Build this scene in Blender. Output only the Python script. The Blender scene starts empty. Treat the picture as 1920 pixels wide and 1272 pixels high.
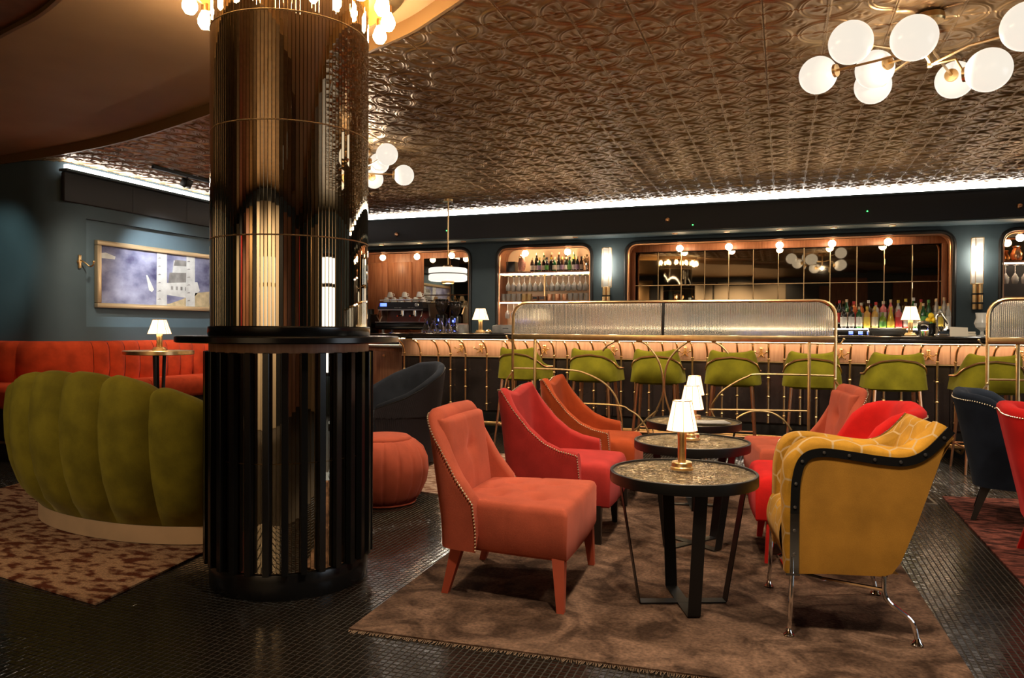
import bpy, bmesh, math, random
import numpy as np
from mathutils import Vector, Matrix
random.seed(7)
PI = math.pi
SC = bpy.context.scene
COL = SC.collection
sin, cos, rad = math.sin, math.cos, math.radians

# ------------------------------------------------------------------ camera
def make_camera():
    th, p, ro, f = rad(19.9), rad(-0.69), 0.0055, 1404.0
    F = Vector((-sin(th)*cos(p), cos(th)*cos(p), sin(p)))
    R0 = Vector((cos(th), sin(th), 0)); U0 = R0.cross(F)
    R = R0*cos(ro) + U0*sin(ro); U = U0*cos(ro) - R0*sin(ro)
    cd = bpy.data.cameras.new('camera'); co = bpy.data.objects.new('camera', cd); COL.objects.link(co)
    m = Matrix((R, U, -F)).transposed().to_4x4(); m.translation = (0, 0, 1.16)
    co.matrix_world = m
    cd.sensor_fit = 'HORIZONTAL'; cd.sensor_width = 36; cd.lens = 36*f/1920; cd.clip_start = 0.05; cd.clip_end = 60
    SC.camera = co
make_camera()

# ------------------------------------------------------------------ world, exposure, added and real spots
w = bpy.data.worlds.new('world'); SC.world = w; w.use_nodes = True
w.node_tree.nodes['Background'].inputs[0].default_value = (0.05, 0.045, 0.04, 1)
w.node_tree.nodes['Background'].inputs[1].default_value = 0.3
SC.view_settings.view_transform = 'Standard'; SC.view_settings.look = 'None'
SC.view_settings.exposure = 0.6; SC.view_settings.gamma = 1.0; SC.view_settings.use_curve_mapping = False
SC.cycles.use_denoising = True
SC.cycles.max_bounces = 10; SC.cycles.diffuse_bounces = 3; SC.cycles.glossy_bounces = 4
SC.cycles.transmission_bounces = 8; SC.cycles.transparent_max_bounces = 8
SC.cycles.caustics_reflective = False; SC.cycles.caustics_refractive = False
SC.cycles.sample_clamp_indirect = 4.0

WARM = (1.0, 0.78, 0.52); SOFT = (1.0, 0.86, 0.68); COOL = (0.92, 0.97, 1.0)
def spot(loc, target, energy, angle, color=SOFT, size=0.08, blend=0.8):
    ld = bpy.data.lights.new('fill_and_track_spot', 'SPOT'); ld.energy = energy; ld.spot_size = rad(angle); ld.spot_blend = blend
    ld.color = color; ld.shadow_soft_size = size
    o = bpy.data.objects.new('fill_and_track_spot', ld); COL.objects.link(o); o.location = loc
    o.rotation_euler = (Vector(target) - Vector(loc)).to_track_quat('-Z', 'Y').to_euler()
    return o
def point(loc, energy, color=WARM, size=0.05, parent=None):
    ld = bpy.data.lights.new('lamp_glow', 'POINT'); ld.energy = energy; ld.color = color; ld.shadow_soft_size = size
    o = bpy.data.objects.new('lamp_glow', ld); COL.objects.link(o); o.location = loc
    if parent is not None: o.parent = parent
    return o
# mostly added fill spots without fixtures; the track head and wall pool are real
spot((-0.35, 1.9, 2.66), (-0.35, 3.0, 0), 120, 95)
spot((-0.45, 3.65, 2.7), (-0.45, 3.7, 0), 70, 100)
spot((-0.45, 5.2, 2.7), (-0.45, 5.2, 0), 80, 100)
spot((0.9, 2.2, 2.66), (0.9, 3.4, 0), 80, 90)
spot((1.9, 5.2, 2.7), (1.6, 4.8, 0), 80, 90)
spot((-2.0, 4.6, 2.7), (-1.9, 4.3, 0), 110, 80)
spot((-4.2, 0.2, 2.66), (-3.9, 3.0, 0.4), 130, 60)
spot((-5.72, 6.05, 2.6), (-6.4, 6.55, 1.6), 170, 80, COOL, 0.04)
spot((-6.4, 3.9, 2.66), (-7.15, 5.1, 1.75), 35, 45, (0.7, 1.0, 0.95), 0.04)
spot((-5.3, 4.9, 2.66), (-6.2, 5.6, 0.7), 60, 90)
spot((-0.6, 5.75, 2.7), (-0.6, 6.9, 0.8), 160, 100)  # this and the next two added to brighten screen and stools
spot((-2.4, 5.75, 2.7), (-2.4, 6.9, 0.8), 150, 100)
spot((1.4, 5.75, 2.7), (1.4, 6.9, 0.8), 140, 100)
for x, e in ((-6.6, 120), (-4.6, 120), (-2.9, 200), (-1.4, 200), (-0.2, 90)): spot((x, -1.7, 2.66), (x, -3.0, 1.3), e, 95)  # added wall wash, brightens the unseen wall that the mirrors show

# ------------------------------------------------------------------ mesh helpers
class MB:
    def __init__(s): s.v = []; s.f = []; s.uv = None
    def add(s, vs, fs, uv=None):
        o = len(s.v)
        if uv is not None and s.uv is None: s.uv = [(0, 0)]*o
        s.v += [tuple(v) for v in vs]; s.f += [tuple(i+o for i in f) for f in fs]
        if s.uv is not None: s.uv += list(uv) if uv is not None else [(0, 0)]*len(vs)
        return s
    def box(s, c, d, rz=0.0, m=None):
        x, y, z = d[0]/2, d[1]/2, d[2]/2
        vs = [Vector((a*x, b*y, e*z)) for e in (-1, 1) for b in (-1, 1) for a in (-1, 1)]
        if rz: R = Matrix.Rotation(rz, 3, 'Z'); vs = [R @ v for v in vs]
        if m is not None: vs = [m @ v for v in vs]
        vs = [v + Vector(c) for v in vs]
        return s.add(vs, [(0, 2, 3, 1), (4, 5, 7, 6), (0, 1, 5, 4), (2, 6, 7, 3), (0, 4, 6, 2), (1, 3, 7, 5)])
    def rbox(s, c, d, r, rz=0.0, seg=2, m=None):
        bm = bmesh.new(); bmesh.ops.create_cube(bm, size=1)
        for v in bm.verts: v.co = Vector((v.co.x*d[0], v.co.y*d[1], v.co.z*d[2]))
        bmesh.ops.bevel(bm, geom=list(bm.edges), offset=r, segments=seg, affect='EDGES', profile=0.5)
        R = Matrix.Rotation(rz, 3, 'Z')
        vs = [((m @ v.co) if m is not None else (R @ v.co)) + Vector(c) for v in bm.verts]
        bm.verts.index_update()
        fs = [[v.index for v in f.verts] for f in bm.faces]; bm.free()
        return s.add(vs, fs)
    def lathe(s, prof, n=24, c=(0, 0, 0), m=None, a0=0.0, a1=2*PI, rf=None, caps=True):
        if caps and len(prof) > 3 and prof[0][0] > 1e-6 and abs(prof[0][0]-prof[-1][0]) < 1e-6: prof = list(prof)+[prof[0]]; caps = False
        full = abs(a1-a0-2*PI) < 1e-6; k = n if full else n+1; vs = []
        for (r, z) in prof:
            for i in range(k):
                a = a0+(a1-a0)*i/n; rr = r*(rf(a, z) if rf else 1)
                v = Vector((rr*cos(a), rr*sin(a), z))
                if m is not None: v = m @ v
                vs.append(v+Vector(c))
        fs = []
        for j in range(len(prof)-1):
            for i in range(n):
                b = (i+1) % k
                fs.append((j*k+i, j*k+b, (j+1)*k+b, (j+1)*k+i))
        if full and caps:
            if prof[0][0] > 1e-6: fs.append(tuple(range(k-1, -1, -1)))
            if prof[-1][0] > 1e-6: fs.append(tuple((len(prof)-1)*k+i for i in range(k)))
        return s.add(vs, fs)
    def cyl(s, c, r, h, n=16, r2=None):
        return s.lathe([(r, 0), (r if r2 is None else r2, h)], n, c)
    def sphere(s, c, r, n=16, k=10, sz=1.0):
        pr = [(max(r*sin(PI*j/k), 1e-7), -r*sz*cos(PI*j/k)) for j in range(k+1)]
        return s.lathe(pr, n, c)
    def tube(s, pts, r, n=8, closed=False, flat=None):
        pts = [Vector(p) for p in pts]; N = len(pts); rings = []
        up = None
        for i, p in enumerate(pts):
            a = pts[(i-1) % N] if (closed or i > 0) else p
            b = pts[(i+1) % N] if (closed or i < N-1) else p
            t = (b-a).normalized()
            if up is None: up = Vector((0, 0, 1)) if abs(t.z) < 0.9 else Vector((1, 0, 0))
            x = up - t*up.dot(t)
            if x.length < 1e-5: x = Vector((0, 1, 0)) - t*t.y
            x.normalize(); y = t.cross(x); up = x
            rr = r[i] if isinstance(r, (list, tuple)) else r
            ry = rr*flat if flat else rr
            rings.append([p + x*(rr*cos(2*PI*k/n)) + y*(ry*sin(2*PI*k/n)) for k in range(n)])
        return s.loft(rings, True, not closed, closed)
    def loft(s, rings, closed=True, caps=True, cyc=False, uv=None):
        n = len(rings[0]); vs = [p for r in rings for p in r]; fs = []; N = len(rings)
        for j in range(N if cyc else N-1):
            jj = (j+1) % N
            for i in range(n if closed else n-1):
                b = (i+1) % n
                fs.append((j*n+i, j*n+b, jj*n+b, jj*n+i))
        if caps and closed:
            fs.append(tuple(range(n-1, -1, -1))); fs.append(tuple((N-1)*n+i for i in range(n)))
        return s.add(vs, fs, uv)
    def prism(s, poly, z0, z1):
        n = len(poly)
        return s.loft([[(p[0], p[1], z0) for p in poly], [(p[0], p[1], z1) for p in poly]])
    def plate(s, poly, o, ax, ay, az, t):   # polygon in the plane (ax, ay) at o, thickness t along az
        o, ax, ay, az = Vector(o), Vector(ax), Vector(ay), Vector(az)
        return s.loft([[o+ax*p[0]+ay*p[1] for p in poly], [o+ax*p[0]+ay*p[1]+az*t for p in poly]])
    def quad(s, a, b, c, d): return s.add([a, b, c, d], [(0, 1, 2, 3)])
    def mesh(s, name, angle=35, smooth=True):
        me = bpy.data.meshes.new(name); me.from_pydata(s.v, [], s.f)
        bm = bmesh.new(); bm.from_mesh(me); bmesh.ops.recalc_face_normals(bm, faces=bm.faces); bm.to_mesh(me); bm.free()
        if s.uv is not None:
            ul = me.uv_layers.new(name='UVMap')
            li = np.empty(len(me.loops), dtype=np.int32); me.loops.foreach_get('vertex_index', li)
            ul.data.foreach_set('uv', np.array(s.uv, dtype=np.float32)[li].ravel())
        if smooth:
            me.polygons.foreach_set('use_smooth', [True]*len(me.polygons)); me.set_sharp_from_angle(angle=rad(angle))
        return me
    def build(s, name, mat, parent=None, angle=35, smooth=True, **k):
        return link(name, s.mesh(name, angle, smooth), mat, parent, **k)

def link(name, me, mat=None, parent=None, loc=None, rot=None, **k):
    if mat is not None and not me.materials: me.materials.append(mat)
    o = bpy.data.objects.new(name, me); COL.objects.link(o)
    if parent is not None: o.parent = parent
    if loc is not None: o.location = loc
    if rot is not None: o.rotation_euler = rot
    for a, b in k.items(): o[a] = b
    return o
def thing(name, label, cat, loc=(0, 0, 0), rz=0.0, group=None):
    o = bpy.data.objects.new(name, None); COL.objects.link(o); o.empty_display_size = 0.1
    o.location = loc; o.rotation_euler = (0, 0, rz); o['label'] = label; o['category'] = cat
    if group: o['group'] = group
    return o
def copy_tree(o, parent=None):
    c = o.copy(); COL.objects.link(c); c.parent = parent
    for ch in o.children: copy_tree(ch, c)
    return c
def dup(o, label, loc, rz=0.0, group=None, scale=None):
    c = copy_tree(o); c['label'] = label; c.location = loc; c.rotation_euler = (0, 0, rz)
    if group: c['group'] = group
    if scale: c.scale = (scale,)*3
    return c
def tagt(o, label, cat, group=None):
    o['label'] = label; o['category'] = cat
    if group: o['group'] = group
    return o
def struct(o): o['kind'] = 'structure'; return o
ORD = ['first', 'second', 'third', 'fourth', 'fifth', 'sixth', 'seventh', 'eighth', 'ninth', 'tenth', 'eleventh', 'twelfth', 'thirteenth',
       'fourteenth', 'fifteenth', 'sixteenth', 'seventeenth', 'eighteenth', 'nineteenth', 'twentieth', 'twenty-first', 'twenty-second',
       'twenty-third', 'twenty-fourth', 'twenty-fifth', 'twenty-sixth', 'twenty-seventh', 'twenty-eighth']
def rounded(poly, r, seg=6, closed=False):
    out = []; N = len(poly)
    for i, p in enumerate(poly):
        if not closed and i in (0, N-1): out.append(Vector(p)); continue
        p = Vector(p); a = Vector(poly[(i-1) % N]); b = Vector(poly[(i+1) % N])
        u = (a-p); v = (b-p); rr = r[i] if isinstance(r, (list, tuple)) else r
        d = min(rr, u.length*0.49, v.length*0.49); u.normalize(); v.normalize()
        for k in range(seg+1):
            t = k/seg; q0 = p+u*d; q1 = p+v*d
            out.append(q0*(1-t)**2 + p*2*t*(1-t) + q1*t*t)
    return out
def resample(pts, n, closed=False):
    pts = [Vector(p) for p in pts]
    if closed: pts = pts+[pts[0]]
    L = [0.0]
    for a, b in zip(pts, pts[1:]): L.append(L[-1]+(b-a).length)
    out = []; j = 0
    for i in range(n):
        t = L[-1]*i/(n if closed else n-1)
        while j < len(L)-2 and L[j+1] < t: j += 1
        k = (t-L[j])/max(L[j+1]-L[j], 1e-9); out.append(pts[j].lerp(pts[j+1], min(max(k, 0), 1)))
    return out
def interp(x, xs, ys): return float(np.interp(x, xs, ys))

# ------------------------------------------------------------------ materials
def M(name, base, rough=0.5, metal=0.0, var=0.0, vs=5.0, bump=0.0, bs=60.0, sheen=0.0, tint=None, em=None, es=0.0, trans=0.0, ior=1.45,
      alpha=1.0, spec=0.5, coat=0.0, stretch=None, col2=None, lo=0.35, hi=0.65, detail=4.0, fine=0.0, dist=0.0, fs=220.0):
    m = bpy.data.materials.new(name); m.use_nodes = True; nt = m.node_tree; N = nt.nodes; L = nt.links
    b = N['Principled BSDF']; I = b.inputs
    I['Base Color'].default_value = (*base, 1); I['Roughness'].default_value = rough; I['Metallic'].default_value = metal
    I['IOR'].default_value = ior; I['Transmission Weight'].default_value = trans; I['Alpha'].default_value = alpha
    I['Specular IOR Level'].default_value = spec; I['Coat Weight'].default_value = coat; I['Coat Roughness'].default_value = 0.08
    if sheen:
        I['Sheen Weight'].default_value = sheen; I['Sheen Roughness'].default_value = 0.45
        I['Sheen Tint'].default_value = (*(tint or tuple(min(1, c*1.6+0.12) for c in base)), 1)
    if em: I['Emission Color'].default_value = (*em, 1); I['Emission Strength'].default_value = es
    if var or col2 or bump or fine:
        tc = N.new('ShaderNodeTexCoord'); mp = N.new('ShaderNodeMapping'); L.new(tc.outputs['Object'], mp.inputs[0])
        if stretch: mp.inputs['Scale'].default_value = stretch
    if var or col2:
        nz = N.new('ShaderNodeTexNoise'); nz.inputs['Scale'].default_value = vs; nz.inputs['Detail'].default_value = detail; nz.inputs['Distortion'].default_value = dist
        L.new(mp.outputs[0], nz.inputs['Vector'])
        rp = N.new('ShaderNodeValToRGB'); rp.color_ramp.elements[0].position = lo; rp.color_ramp.elements[1].position = hi
        c2 = col2 or tuple(min(1, c*(1+var)) for c in base); c1 = base if col2 else tuple(c*(1-var) for c in base)
        rp.color_ramp.elements[0].color = (*c1, 1); rp.color_ramp.elements[1].color = (*c2, 1)
        L.new(nz.outputs['Fac'], rp.inputs[0]); out = rp.outputs[0]
        if fine:
            n2 = N.new('ShaderNodeTexNoise'); n2.inputs['Scale'].default_value = fs; n2.inputs['Detail'].default_value = 2
            L.new(mp.outputs[0], n2.inputs['Vector'])
            mx = N.new('ShaderNodeMix'); mx.data_type = 'RGBA'; mx.blend_type = 'OVERLAY'; mx.inputs[0].default_value = fine
            L.new(out, mx.inputs[6]); L.new(n2.outputs['Fac'], mx.inputs[7]); out = mx.outputs[2]
        L.new(out, I['Base Color'])
    if bump:
        n3 = N.new('ShaderNodeTexNoise'); n3.inputs['Scale'].default_value = bs; n3.inputs['Detail'].default_value = 3
        L.new(mp.outputs[0], n3.inputs['Vector'])
        bp = N.new('ShaderNodeBump'); bp.inputs['Strength'].default_value = bump; bp.inputs['Distance'].default_value = 0.01
        L.new(n3.outputs['Fac'], bp.inputs['Height']); L.new(bp.outputs[0], I['Normal'])
    return m
def velvet(name, c, sh=0.35, var=0.22): return M(name, c, 0.85, var=var, vs=7, sheen=sh, bump=0.08, bs=300, spec=0.15, fine=0.15)
def wood(name, c1, c2, rough=0.4, ax=2):
    st = [9.0, 9.0, 9.0]; st[ax] = 0.7
    return M(name, c1, rough, col2=c2, vs=5, stretch=tuple(st), lo=0.3, hi=0.7, detail=7, spec=0.4)
MT = {}
MT['coral'] = velvet('velvet_coral', (0.42, 0.080, 0.038), 0.38, 0.12); MT['coral_leg'] = M('paint_coral', (0.42, 0.07, 0.03), 0.45, var=0.1)
MT['red'] = velvet('velvet_red', (0.36, 0.026, 0.020), 0.35, 0.15); MT['rust'] = velvet('velvet_rust', (0.36, 0.055, 0.012), 0.35, 0.15)
MT['brightred'] = velvet('velvet_bright_red', (0.50, 0.010, 0.007), 0.25, 0.15); MT['brightred_leg'] = M('paint_red', (0.45, 0.01, 0.006), 0.4)
MT['navy'] = velvet('velvet_navy', (0.010, 0.014, 0.022), 0.25); MT['slate'] = velvet('velvet_slate', (0.022, 0.024, 0.030), 0.3)
MT['green'] = velvet('velvet_green', (0.155, 0.120, 0.008), 0.30); MT['stool'] = velvet('velvet_olive', (0.21, 0.18, 0.010), 0.22)
MT['bench'] = velvet('velvet_orange_red', (0.46, 0.045, 0.010), 0.25)
MT['amber'] = velvet('velvet_amber', (0.34, 0.150, 0.018), 0.2, 0.15)
MT['brass'] = M('brass', (0.88, 0.60, 0.28), 0.30, 1.0, var=0.08, vs=20)
MT['nail'] = M('pale_brass', (0.95, 0.80, 0.56), 0.25, 0.9)
MT['gold'] = M('satin_gold', (0.74, 0.53, 0.30), 0.38, 0.6, var=0.06)
MT['copper'] = M('copper', (0.82, 0.46, 0.26), 0.30, 1.0)
MT['chrome'] = M('chrome', (0.75, 0.74, 0.72), 0.08, 1.0)
MT['steel'] = M('brushed_steel', (0.55, 0.53, 0.50), 0.28, 1.0)
MT['black'] = M('black_lacquer', (0.008, 0.0075, 0.007), 0.22, spec=0.5)
MT['blackmetal'] = M('black_metal', (0.012, 0.011, 0.010), 0.38, 0.3)
MT['blackwood'] = M('black_wood', (0.012, 0.008, 0.006), 0.35)
MT['blackplastic'] = M('black_plastic', (0.012, 0.012, 0.012), 0.3)
MT['mirror'] = M('bronze_mirror', (0.78, 0.66, 0.48), 0.015, 1.0)
MT['barmirror'] = M('smoked_mirror', (0.34, 0.28, 0.20), 0.02, 1.0)
MT['teal'] = M('teal_paint', (0.060, 0.088, 0.100), 0.65, var=0.06, vs=3)
MT['tealin'] = M('teal_paint_recess', (0.095, 0.140, 0.165), 0.65, var=0.05, vs=3)
MT['soffit'] = M('dark_perforated_metal', (0.028, 0.026, 0.025), 0.6, var=0.4, vs=400)
MT['trimdark'] = M('dark_trim', (0.018, 0.015, 0.013), 0.45)
MT['plaster'] = M('brown_plaster', (0.50, 0.30, 0.165), 0.7, var=0.06, vs=2)
MT['goldpaint'] = M('gold_paint', (0.32, 0.185, 0.075), 0.4, 0.6)
MT['tin'] = M('pressed_tin_bronze', (0.32, 0.198, 0.092), 0.40, 0.82, var=0.15, vs=9)
MT['walnut'] = wood('walnut', (0.20, 0.075, 0.035), (0.36, 0.155, 0.075))
MT['walnutlight'] = wood('walnut_light', (0.33, 0.17, 0.10), (0.47, 0.27, 0.17))
MT['marble'] = M('dark_marble', (0.020, 0.016, 0.013), 0.15, var=0.4, vs=6)
MT['barpanel'] = M('bronze_panel', (0.060, 0.045, 0.040), 0.18, 0.7, var=0.3, vs=4)
MT['tile'] = M('black_mosaic', (0.011, 0.008, 0.005), 0.20, var=0.3, vs=60, spec=0.6)
MT['grout'] = M('grout', (0.030, 0.022, 0.014), 0.8)
MT['beige'] = M('beige_paint', (0.50, 0.38, 0.25), 0.7)
MT['white'] = M('white_ceramic', (0.75, 0.72, 0.66), 0.25)
MT['paper'] = M('cream_card', (0.75, 0.66, 0.52), 0.6)
MT['canvas'] = M('canvas_violet', (0.055, 0.05, 0.12), 0.7, col2=(0.42, 0.42, 0.56), vs=3.2, detail=9, lo=0.33, hi=0.72, stretch=(1, 1, 1.6))
MT['birch'] = M('birch_white', (0.62, 0.60, 0.56), 0.7, var=0.15, vs=8)
MT['sand'] = M('painted_sand', (0.55, 0.42, 0.24), 0.7, var=0.2, vs=14)
MT['greypaint'] = M('painted_grey', (0.24, 0.22, 0.20), 0.7, var=0.25, vs=10)
MT['frame'] = M('champagne_frame', (0.62, 0.47, 0.29), 0.35, 0.7)
def em(name, c, s): return M(name, (0.8, 0.8, 0.8), 0.5, em=c, es=s)
MT['globe'] = M('opal_glass_lit', (0.22, 0.21, 0.19), 0.2, em=(1.0, 0.90, 0.76), es=0.60)
MT['bulb'] = em('bulb_lit', (1.0, 0.74, 0.42), 58.0)
MT['backbulb'] = em('back_bar_bulb_lit', (1.0, 0.72, 0.42), 55.0)
MT['led'] = em('led_cool', (1.0, 0.97, 0.93), 9.0)
MT['ledwarm'] = em('led_warm', (1.0, 0.74, 0.46), 28.0)
MT['ledshelf'] = em('led_shelf', (1.0, 0.80, 0.56), 28.0)
MT['shade'] = M('lamp_shade_lit', (0.6, 0.55, 0.45), 0.7, em=(1.0, 0.80, 0.52), es=1.35)
MT['tubelight'] = em('tube_lit', (1.0, 0.90, 0.76), 24.0)
MT['drum'] = M('drum_shade_lit', (0.3, 0.3, 0.28), 0.4, em=(1.0, 0.90, 0.76), es=0.75)
MT['bluescreen'] = em('screen_blue', (0.05, 0.12, 1.0), 2.5)
MT['window'] = em('daylight_pane', (0.80, 0.90, 1.0), 1.9)
MT['greenled'] = em('led_green', (0.05, 1.0, 0.15), 3.0)
MT['glass'] = M('clear_glass', (1.0, 0.98, 0.94), 0.02, trans=1.0, ior=1.33)
MT['rackglass'] = M('rack_glass', (1.0, 0.97, 0.90), 0.04, trans=0.72, ior=1.3)
MT['opal'] = M('frosted_glass', (0.95, 0.92, 0.85), 0.2, alpha=0.35, spec=0.8)
MT['reeded'] = M('reeded_glass', (0.98, 0.91, 0.78), 0.11, trans=0.84, ior=1.3)
# ------------------------------------------------------------------ room shell
CEIL = 2.74; BW = 9.5; LX = -6.42
floor = struct(MB().add([(-9.5, -3, 0), (5.2, -3, 0), (5.2, 9.6, 0), (-9.5, 9.6, 0)], [(0, 1, 2, 3)]).build('floor', MT['grout']))
def mosaic():
    p = 0.0255; g = 0.0048
    xs = np.arange(-6.4, 3.6, p); ys = np.arange(1.3, 7.95, p)
    X, Y = np.meshgrid(xs, ys); X = X.ravel(); Y = Y.ravel()
    th = rad(19.9); xc = X*cos(th)+Y*sin(th); zc = Y*cos(th)-X*sin(th)
    keep = (np.abs(xc) < 0.74*zc+0.2) & (zc > 1.9)
    for x0, x1, y0, y1 in ((-1.45, 0.45, 2.75, 5.2), (-4.9, -3.1, 2.75, 4.6), (1.3, 3.6, 3.9, 5.8), (-6.4, -5.3, 4.7, 8.0)):
        keep &= ~((X > x0) & (X < x1) & (Y > y0) & (Y < y1))
    X, Y = X[keep], Y[keep]; n = len(X); rng = np.random.default_rng(3)
    h = (p-g)/2; b = 0.0009; X = X+rng.normal(0, 0.0004, n); Y = Y+rng.normal(0, 0.0004, n)
    z = 0.0016+rng.normal(0, 0.0002, n); tx = rng.normal(0, 0.010, n); ty = rng.normal(0, 0.010, n)
    V = np.empty((n, 8, 3), np.float32)
    for k, (a, c) in enumerate(((-1, -1), (1, -1), (1, 1), (-1, 1))):
        V[:, k, 0] = X+a*h; V[:, k, 1] = Y+c*h; V[:, k, 2] = 0.0003
        V[:, k+4, 0] = X+a*(h-b); V[:, k+4, 1] = Y+c*(h-b); V[:, k+4, 2] = z+a*h*tx+c*h*ty
    fq = np.array([[4, 5, 6, 7], [0, 1, 5, 4], [1, 2, 6, 5], [2, 3, 7, 6], [3, 0, 4, 7]], np.int32)
    Fa = (fq[None]+8*np.arange(n, dtype=np.int32)[:, None, None]).reshape(-1)
    me = bpy.data.meshes.new('mosaic_tiling'); me.vertices.add(n*8); me.vertices.foreach_set('co', V.ravel())
    me.loops.add(len(Fa)); me.loops.foreach_set('vertex_index', Fa)
    me.polygons.add(n*5); me.polygons.foreach_set('loop_start', np.arange(n*5, dtype=np.int32)*4)
    me.polygons.foreach_set('use_smooth', np.zeros(n*5, bool)); me.update(calc_edges=True)
    o = link('mosaic_tiling', me, MT['tile'], floor); o['kind'] = 'stuff'
mosaic()

FAR = [(-9.5, 5.25), (-7.08, 5.1), (-5.48, 4.88), (-3.98, 4.42), (-2.19, 3.70), (-1.49, 3.30), (0.2, 2.1), (1.6, 0.8), (3.2, -1.2), (4.2, -3)]
NEAR = [(-9.5, 3.95), (-7, 3.65), (-5.5, 3.33), (-4.03, 2.90), (-3.3, 2.67), (-2.0, 2.05), (-0.6, 1.1), (0.6, -0.1), (1.6, -1.6), (2.2, -3)]
def smoothc(P, n=60):
    xs = [p[0] for p in P]; out = []
    pts = [Vector((p[0], p[1])) for p in P]
    for i in range(len(pts)-1):          # Catmull-Rom
        p0 = pts[max(i-1, 0)]; p1 = pts[i]; p2 = pts[i+1]; p3 = pts[min(i+2, len(pts)-1)]
        for k in range(8):
            t = k/8
            out.append(0.5*((2*p1)+(p2-p0)*t+(2*p0-5*p1+4*p2-p3)*t*t+(3*p1-p0-3*p2+p3)*t**3))
    out.append(pts[-1]); return [(q.x, q.y) for q in out]
farc, nearc = smoothc(FAR), smoothc(NEAR)
RZ = 2.81
c = MB()
c.add([(x, y, CEIL+0.012) for x, y in farc]+[(5.2, -3, CEIL+0.012), (5.2, 9.6, CEIL+0.012), (-9.5, 9.6, CEIL+0.012)], [tuple(range(len(farc)+3))])
c.add([(x, y, CEIL+0.012) for x, y in nearc]+[(-9.5, -3, CEIL+0.012)], [tuple(range(len(nearc)+1))])
ceiling = struct(c.build('ceiling', MT['tin'], smooth=False))
c = MB().loft([[(x, y, RZ) for x, y in farc[::1]], [(x, y, RZ) for x, y in nearc]], closed=False, caps=False)
struct(c.build('ceiling_recess', MT['plaster']))
def band(curve, off, z0, z1, name):
    pts = [Vector(p) for p in curve]; ring = []
    for i, p in enumerate(pts):
        a = pts[max(i-1, 0)]; b = pts[min(i+1, len(pts)-1)]; t = (b-a).normalized(); n = Vector((-t.y, t.x))*off
        ring.append([(p.x, p.y, z0), (p.x+n.x, p.y+n.y, z0), (p.x+n.x, p.y+n.y, z1), (p.x, p.y, z1)])
    return struct(MB().loft(ring).build(name, MT['goldpaint']))
band(farc, 0.02, CEIL-0.012, RZ+0.01, 'trim_1'); band(nearc, -0.02, CEIL-0.012, RZ+0.01, 'trim_2')

# pressed tin tiles, real relief
TX, TY = 0.611, 0.676
def tin_height(u, v):
    a = (u+0.5) % 1-0.5; b = (v+0.5) % 1-0.5; r = np.hypot(a, b); t = np.arctan2(b, a)
    h = 1.1*np.exp(-((r-0.452)/0.020)**2)+0.75*np.exp(-((r-0.395)/0.018)**2)
    ins = r < 0.39
    leaf = np.exp(-((r-0.21)/0.085)**2)*np.clip(np.cos(8*t+1.2*np.sin(r*16)), 0, 1)**0.8
    h += ins*(0.95*leaf+0.8*np.exp(-(r/0.05)**2))
    a2 = a-np.sign(a)*0.5; b2 = b-np.sign(b)*0.5; rc = np.hypot(a2, b2); tc = np.arctan2(b2, a2)
    out = r > 0.475
    h += out*(0.9*np.exp(-((rc-0.10)/0.05)**2)*np.abs(np.cos(2*tc))**1.5+0.9*np.exp(-(rc/0.025)**2)+0.5*np.exp(-((rc-0.2)/0.02)**2)*np.abs(np.sin(2*tc)))
    da = np.abs(a); db = np.abs(b)
    la = np.exp(-(da/0.026)**4); lb = np.exp(-(db/0.017)**4)
    h = h*(1-la)+la*(1.1-1.2*np.exp(-(da/0.009)**2)); h = h*(1-lb)-1.3*lb
    return h*0.0070
def tin_tile():
    n = 160
    g = np.linspace(0, 1, n+1); U, V = np.meshgrid(g, g)
    Z = -tin_height(U*2, V*2)
    co = np.stack([U*TX, V*TY, Z], -1).reshape(-1, 3).astype(np.float32)
    i = np.arange(n*(n+1)).reshape(n, n+1)[:, :n]
    return co, np.stack([i, i+n+1, i+n+2, i+1], -1).reshape(-1, 4).astype(np.int32)
def np_mesh(name, co, F):
    me = bpy.data.meshes.new(name); me.vertices.add(len(co)); me.vertices.foreach_set('co', co.ravel())
    me.loops.add(F.size); me.loops.foreach_set('vertex_index', F.ravel()); me.polygons.add(len(F))
    me.polygons.foreach_set('loop_start', np.arange(len(F), dtype=np.int32)*4)
    me.polygons.foreach_set('use_smooth', np.ones(len(F), bool)); me.update(calc_edges=True); return me
tco, tF = tin_tile(); tme = np_mesh('tin_tile', tco, tF); tme.materials.append(MT['tin'])
fx = np.array([p[0] for p in farc]); fy = np.array([p[1] for p in farc])
for i in range(-11, 6):
    for j in range(-2, 8):
        x0 = -0.11+TX*i; y0 = 3.94+TY*j
        yb = np.interp([x0, x0+TX/2, x0+TX], fx, fy)
        if x0 < -6.6 and y0+TY < 5.2: continue
        if y0+TY <= yb.min(): continue
        if y0 >= yb.max(): link('tin_tile', tme, None, ceiling, (x0, y0, CEIL)); continue
        cen = tco[tF].mean(1); k = cen[:, 1]+y0 > np.interp(cen[:, 0]+x0, fx, fy)+0.008
        if k.sum() < 50: continue
        F2 = tF[k]; used = np.unique(F2); mp = np.zeros(len(tco), np.int32); mp[used] = np.arange(len(used))
        me2 = np_mesh('tin_tile', tco[used], mp[F2]); link('tin_tile', me2, MT['tin'], ceiling, (x0, y0, CEIL))

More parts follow.
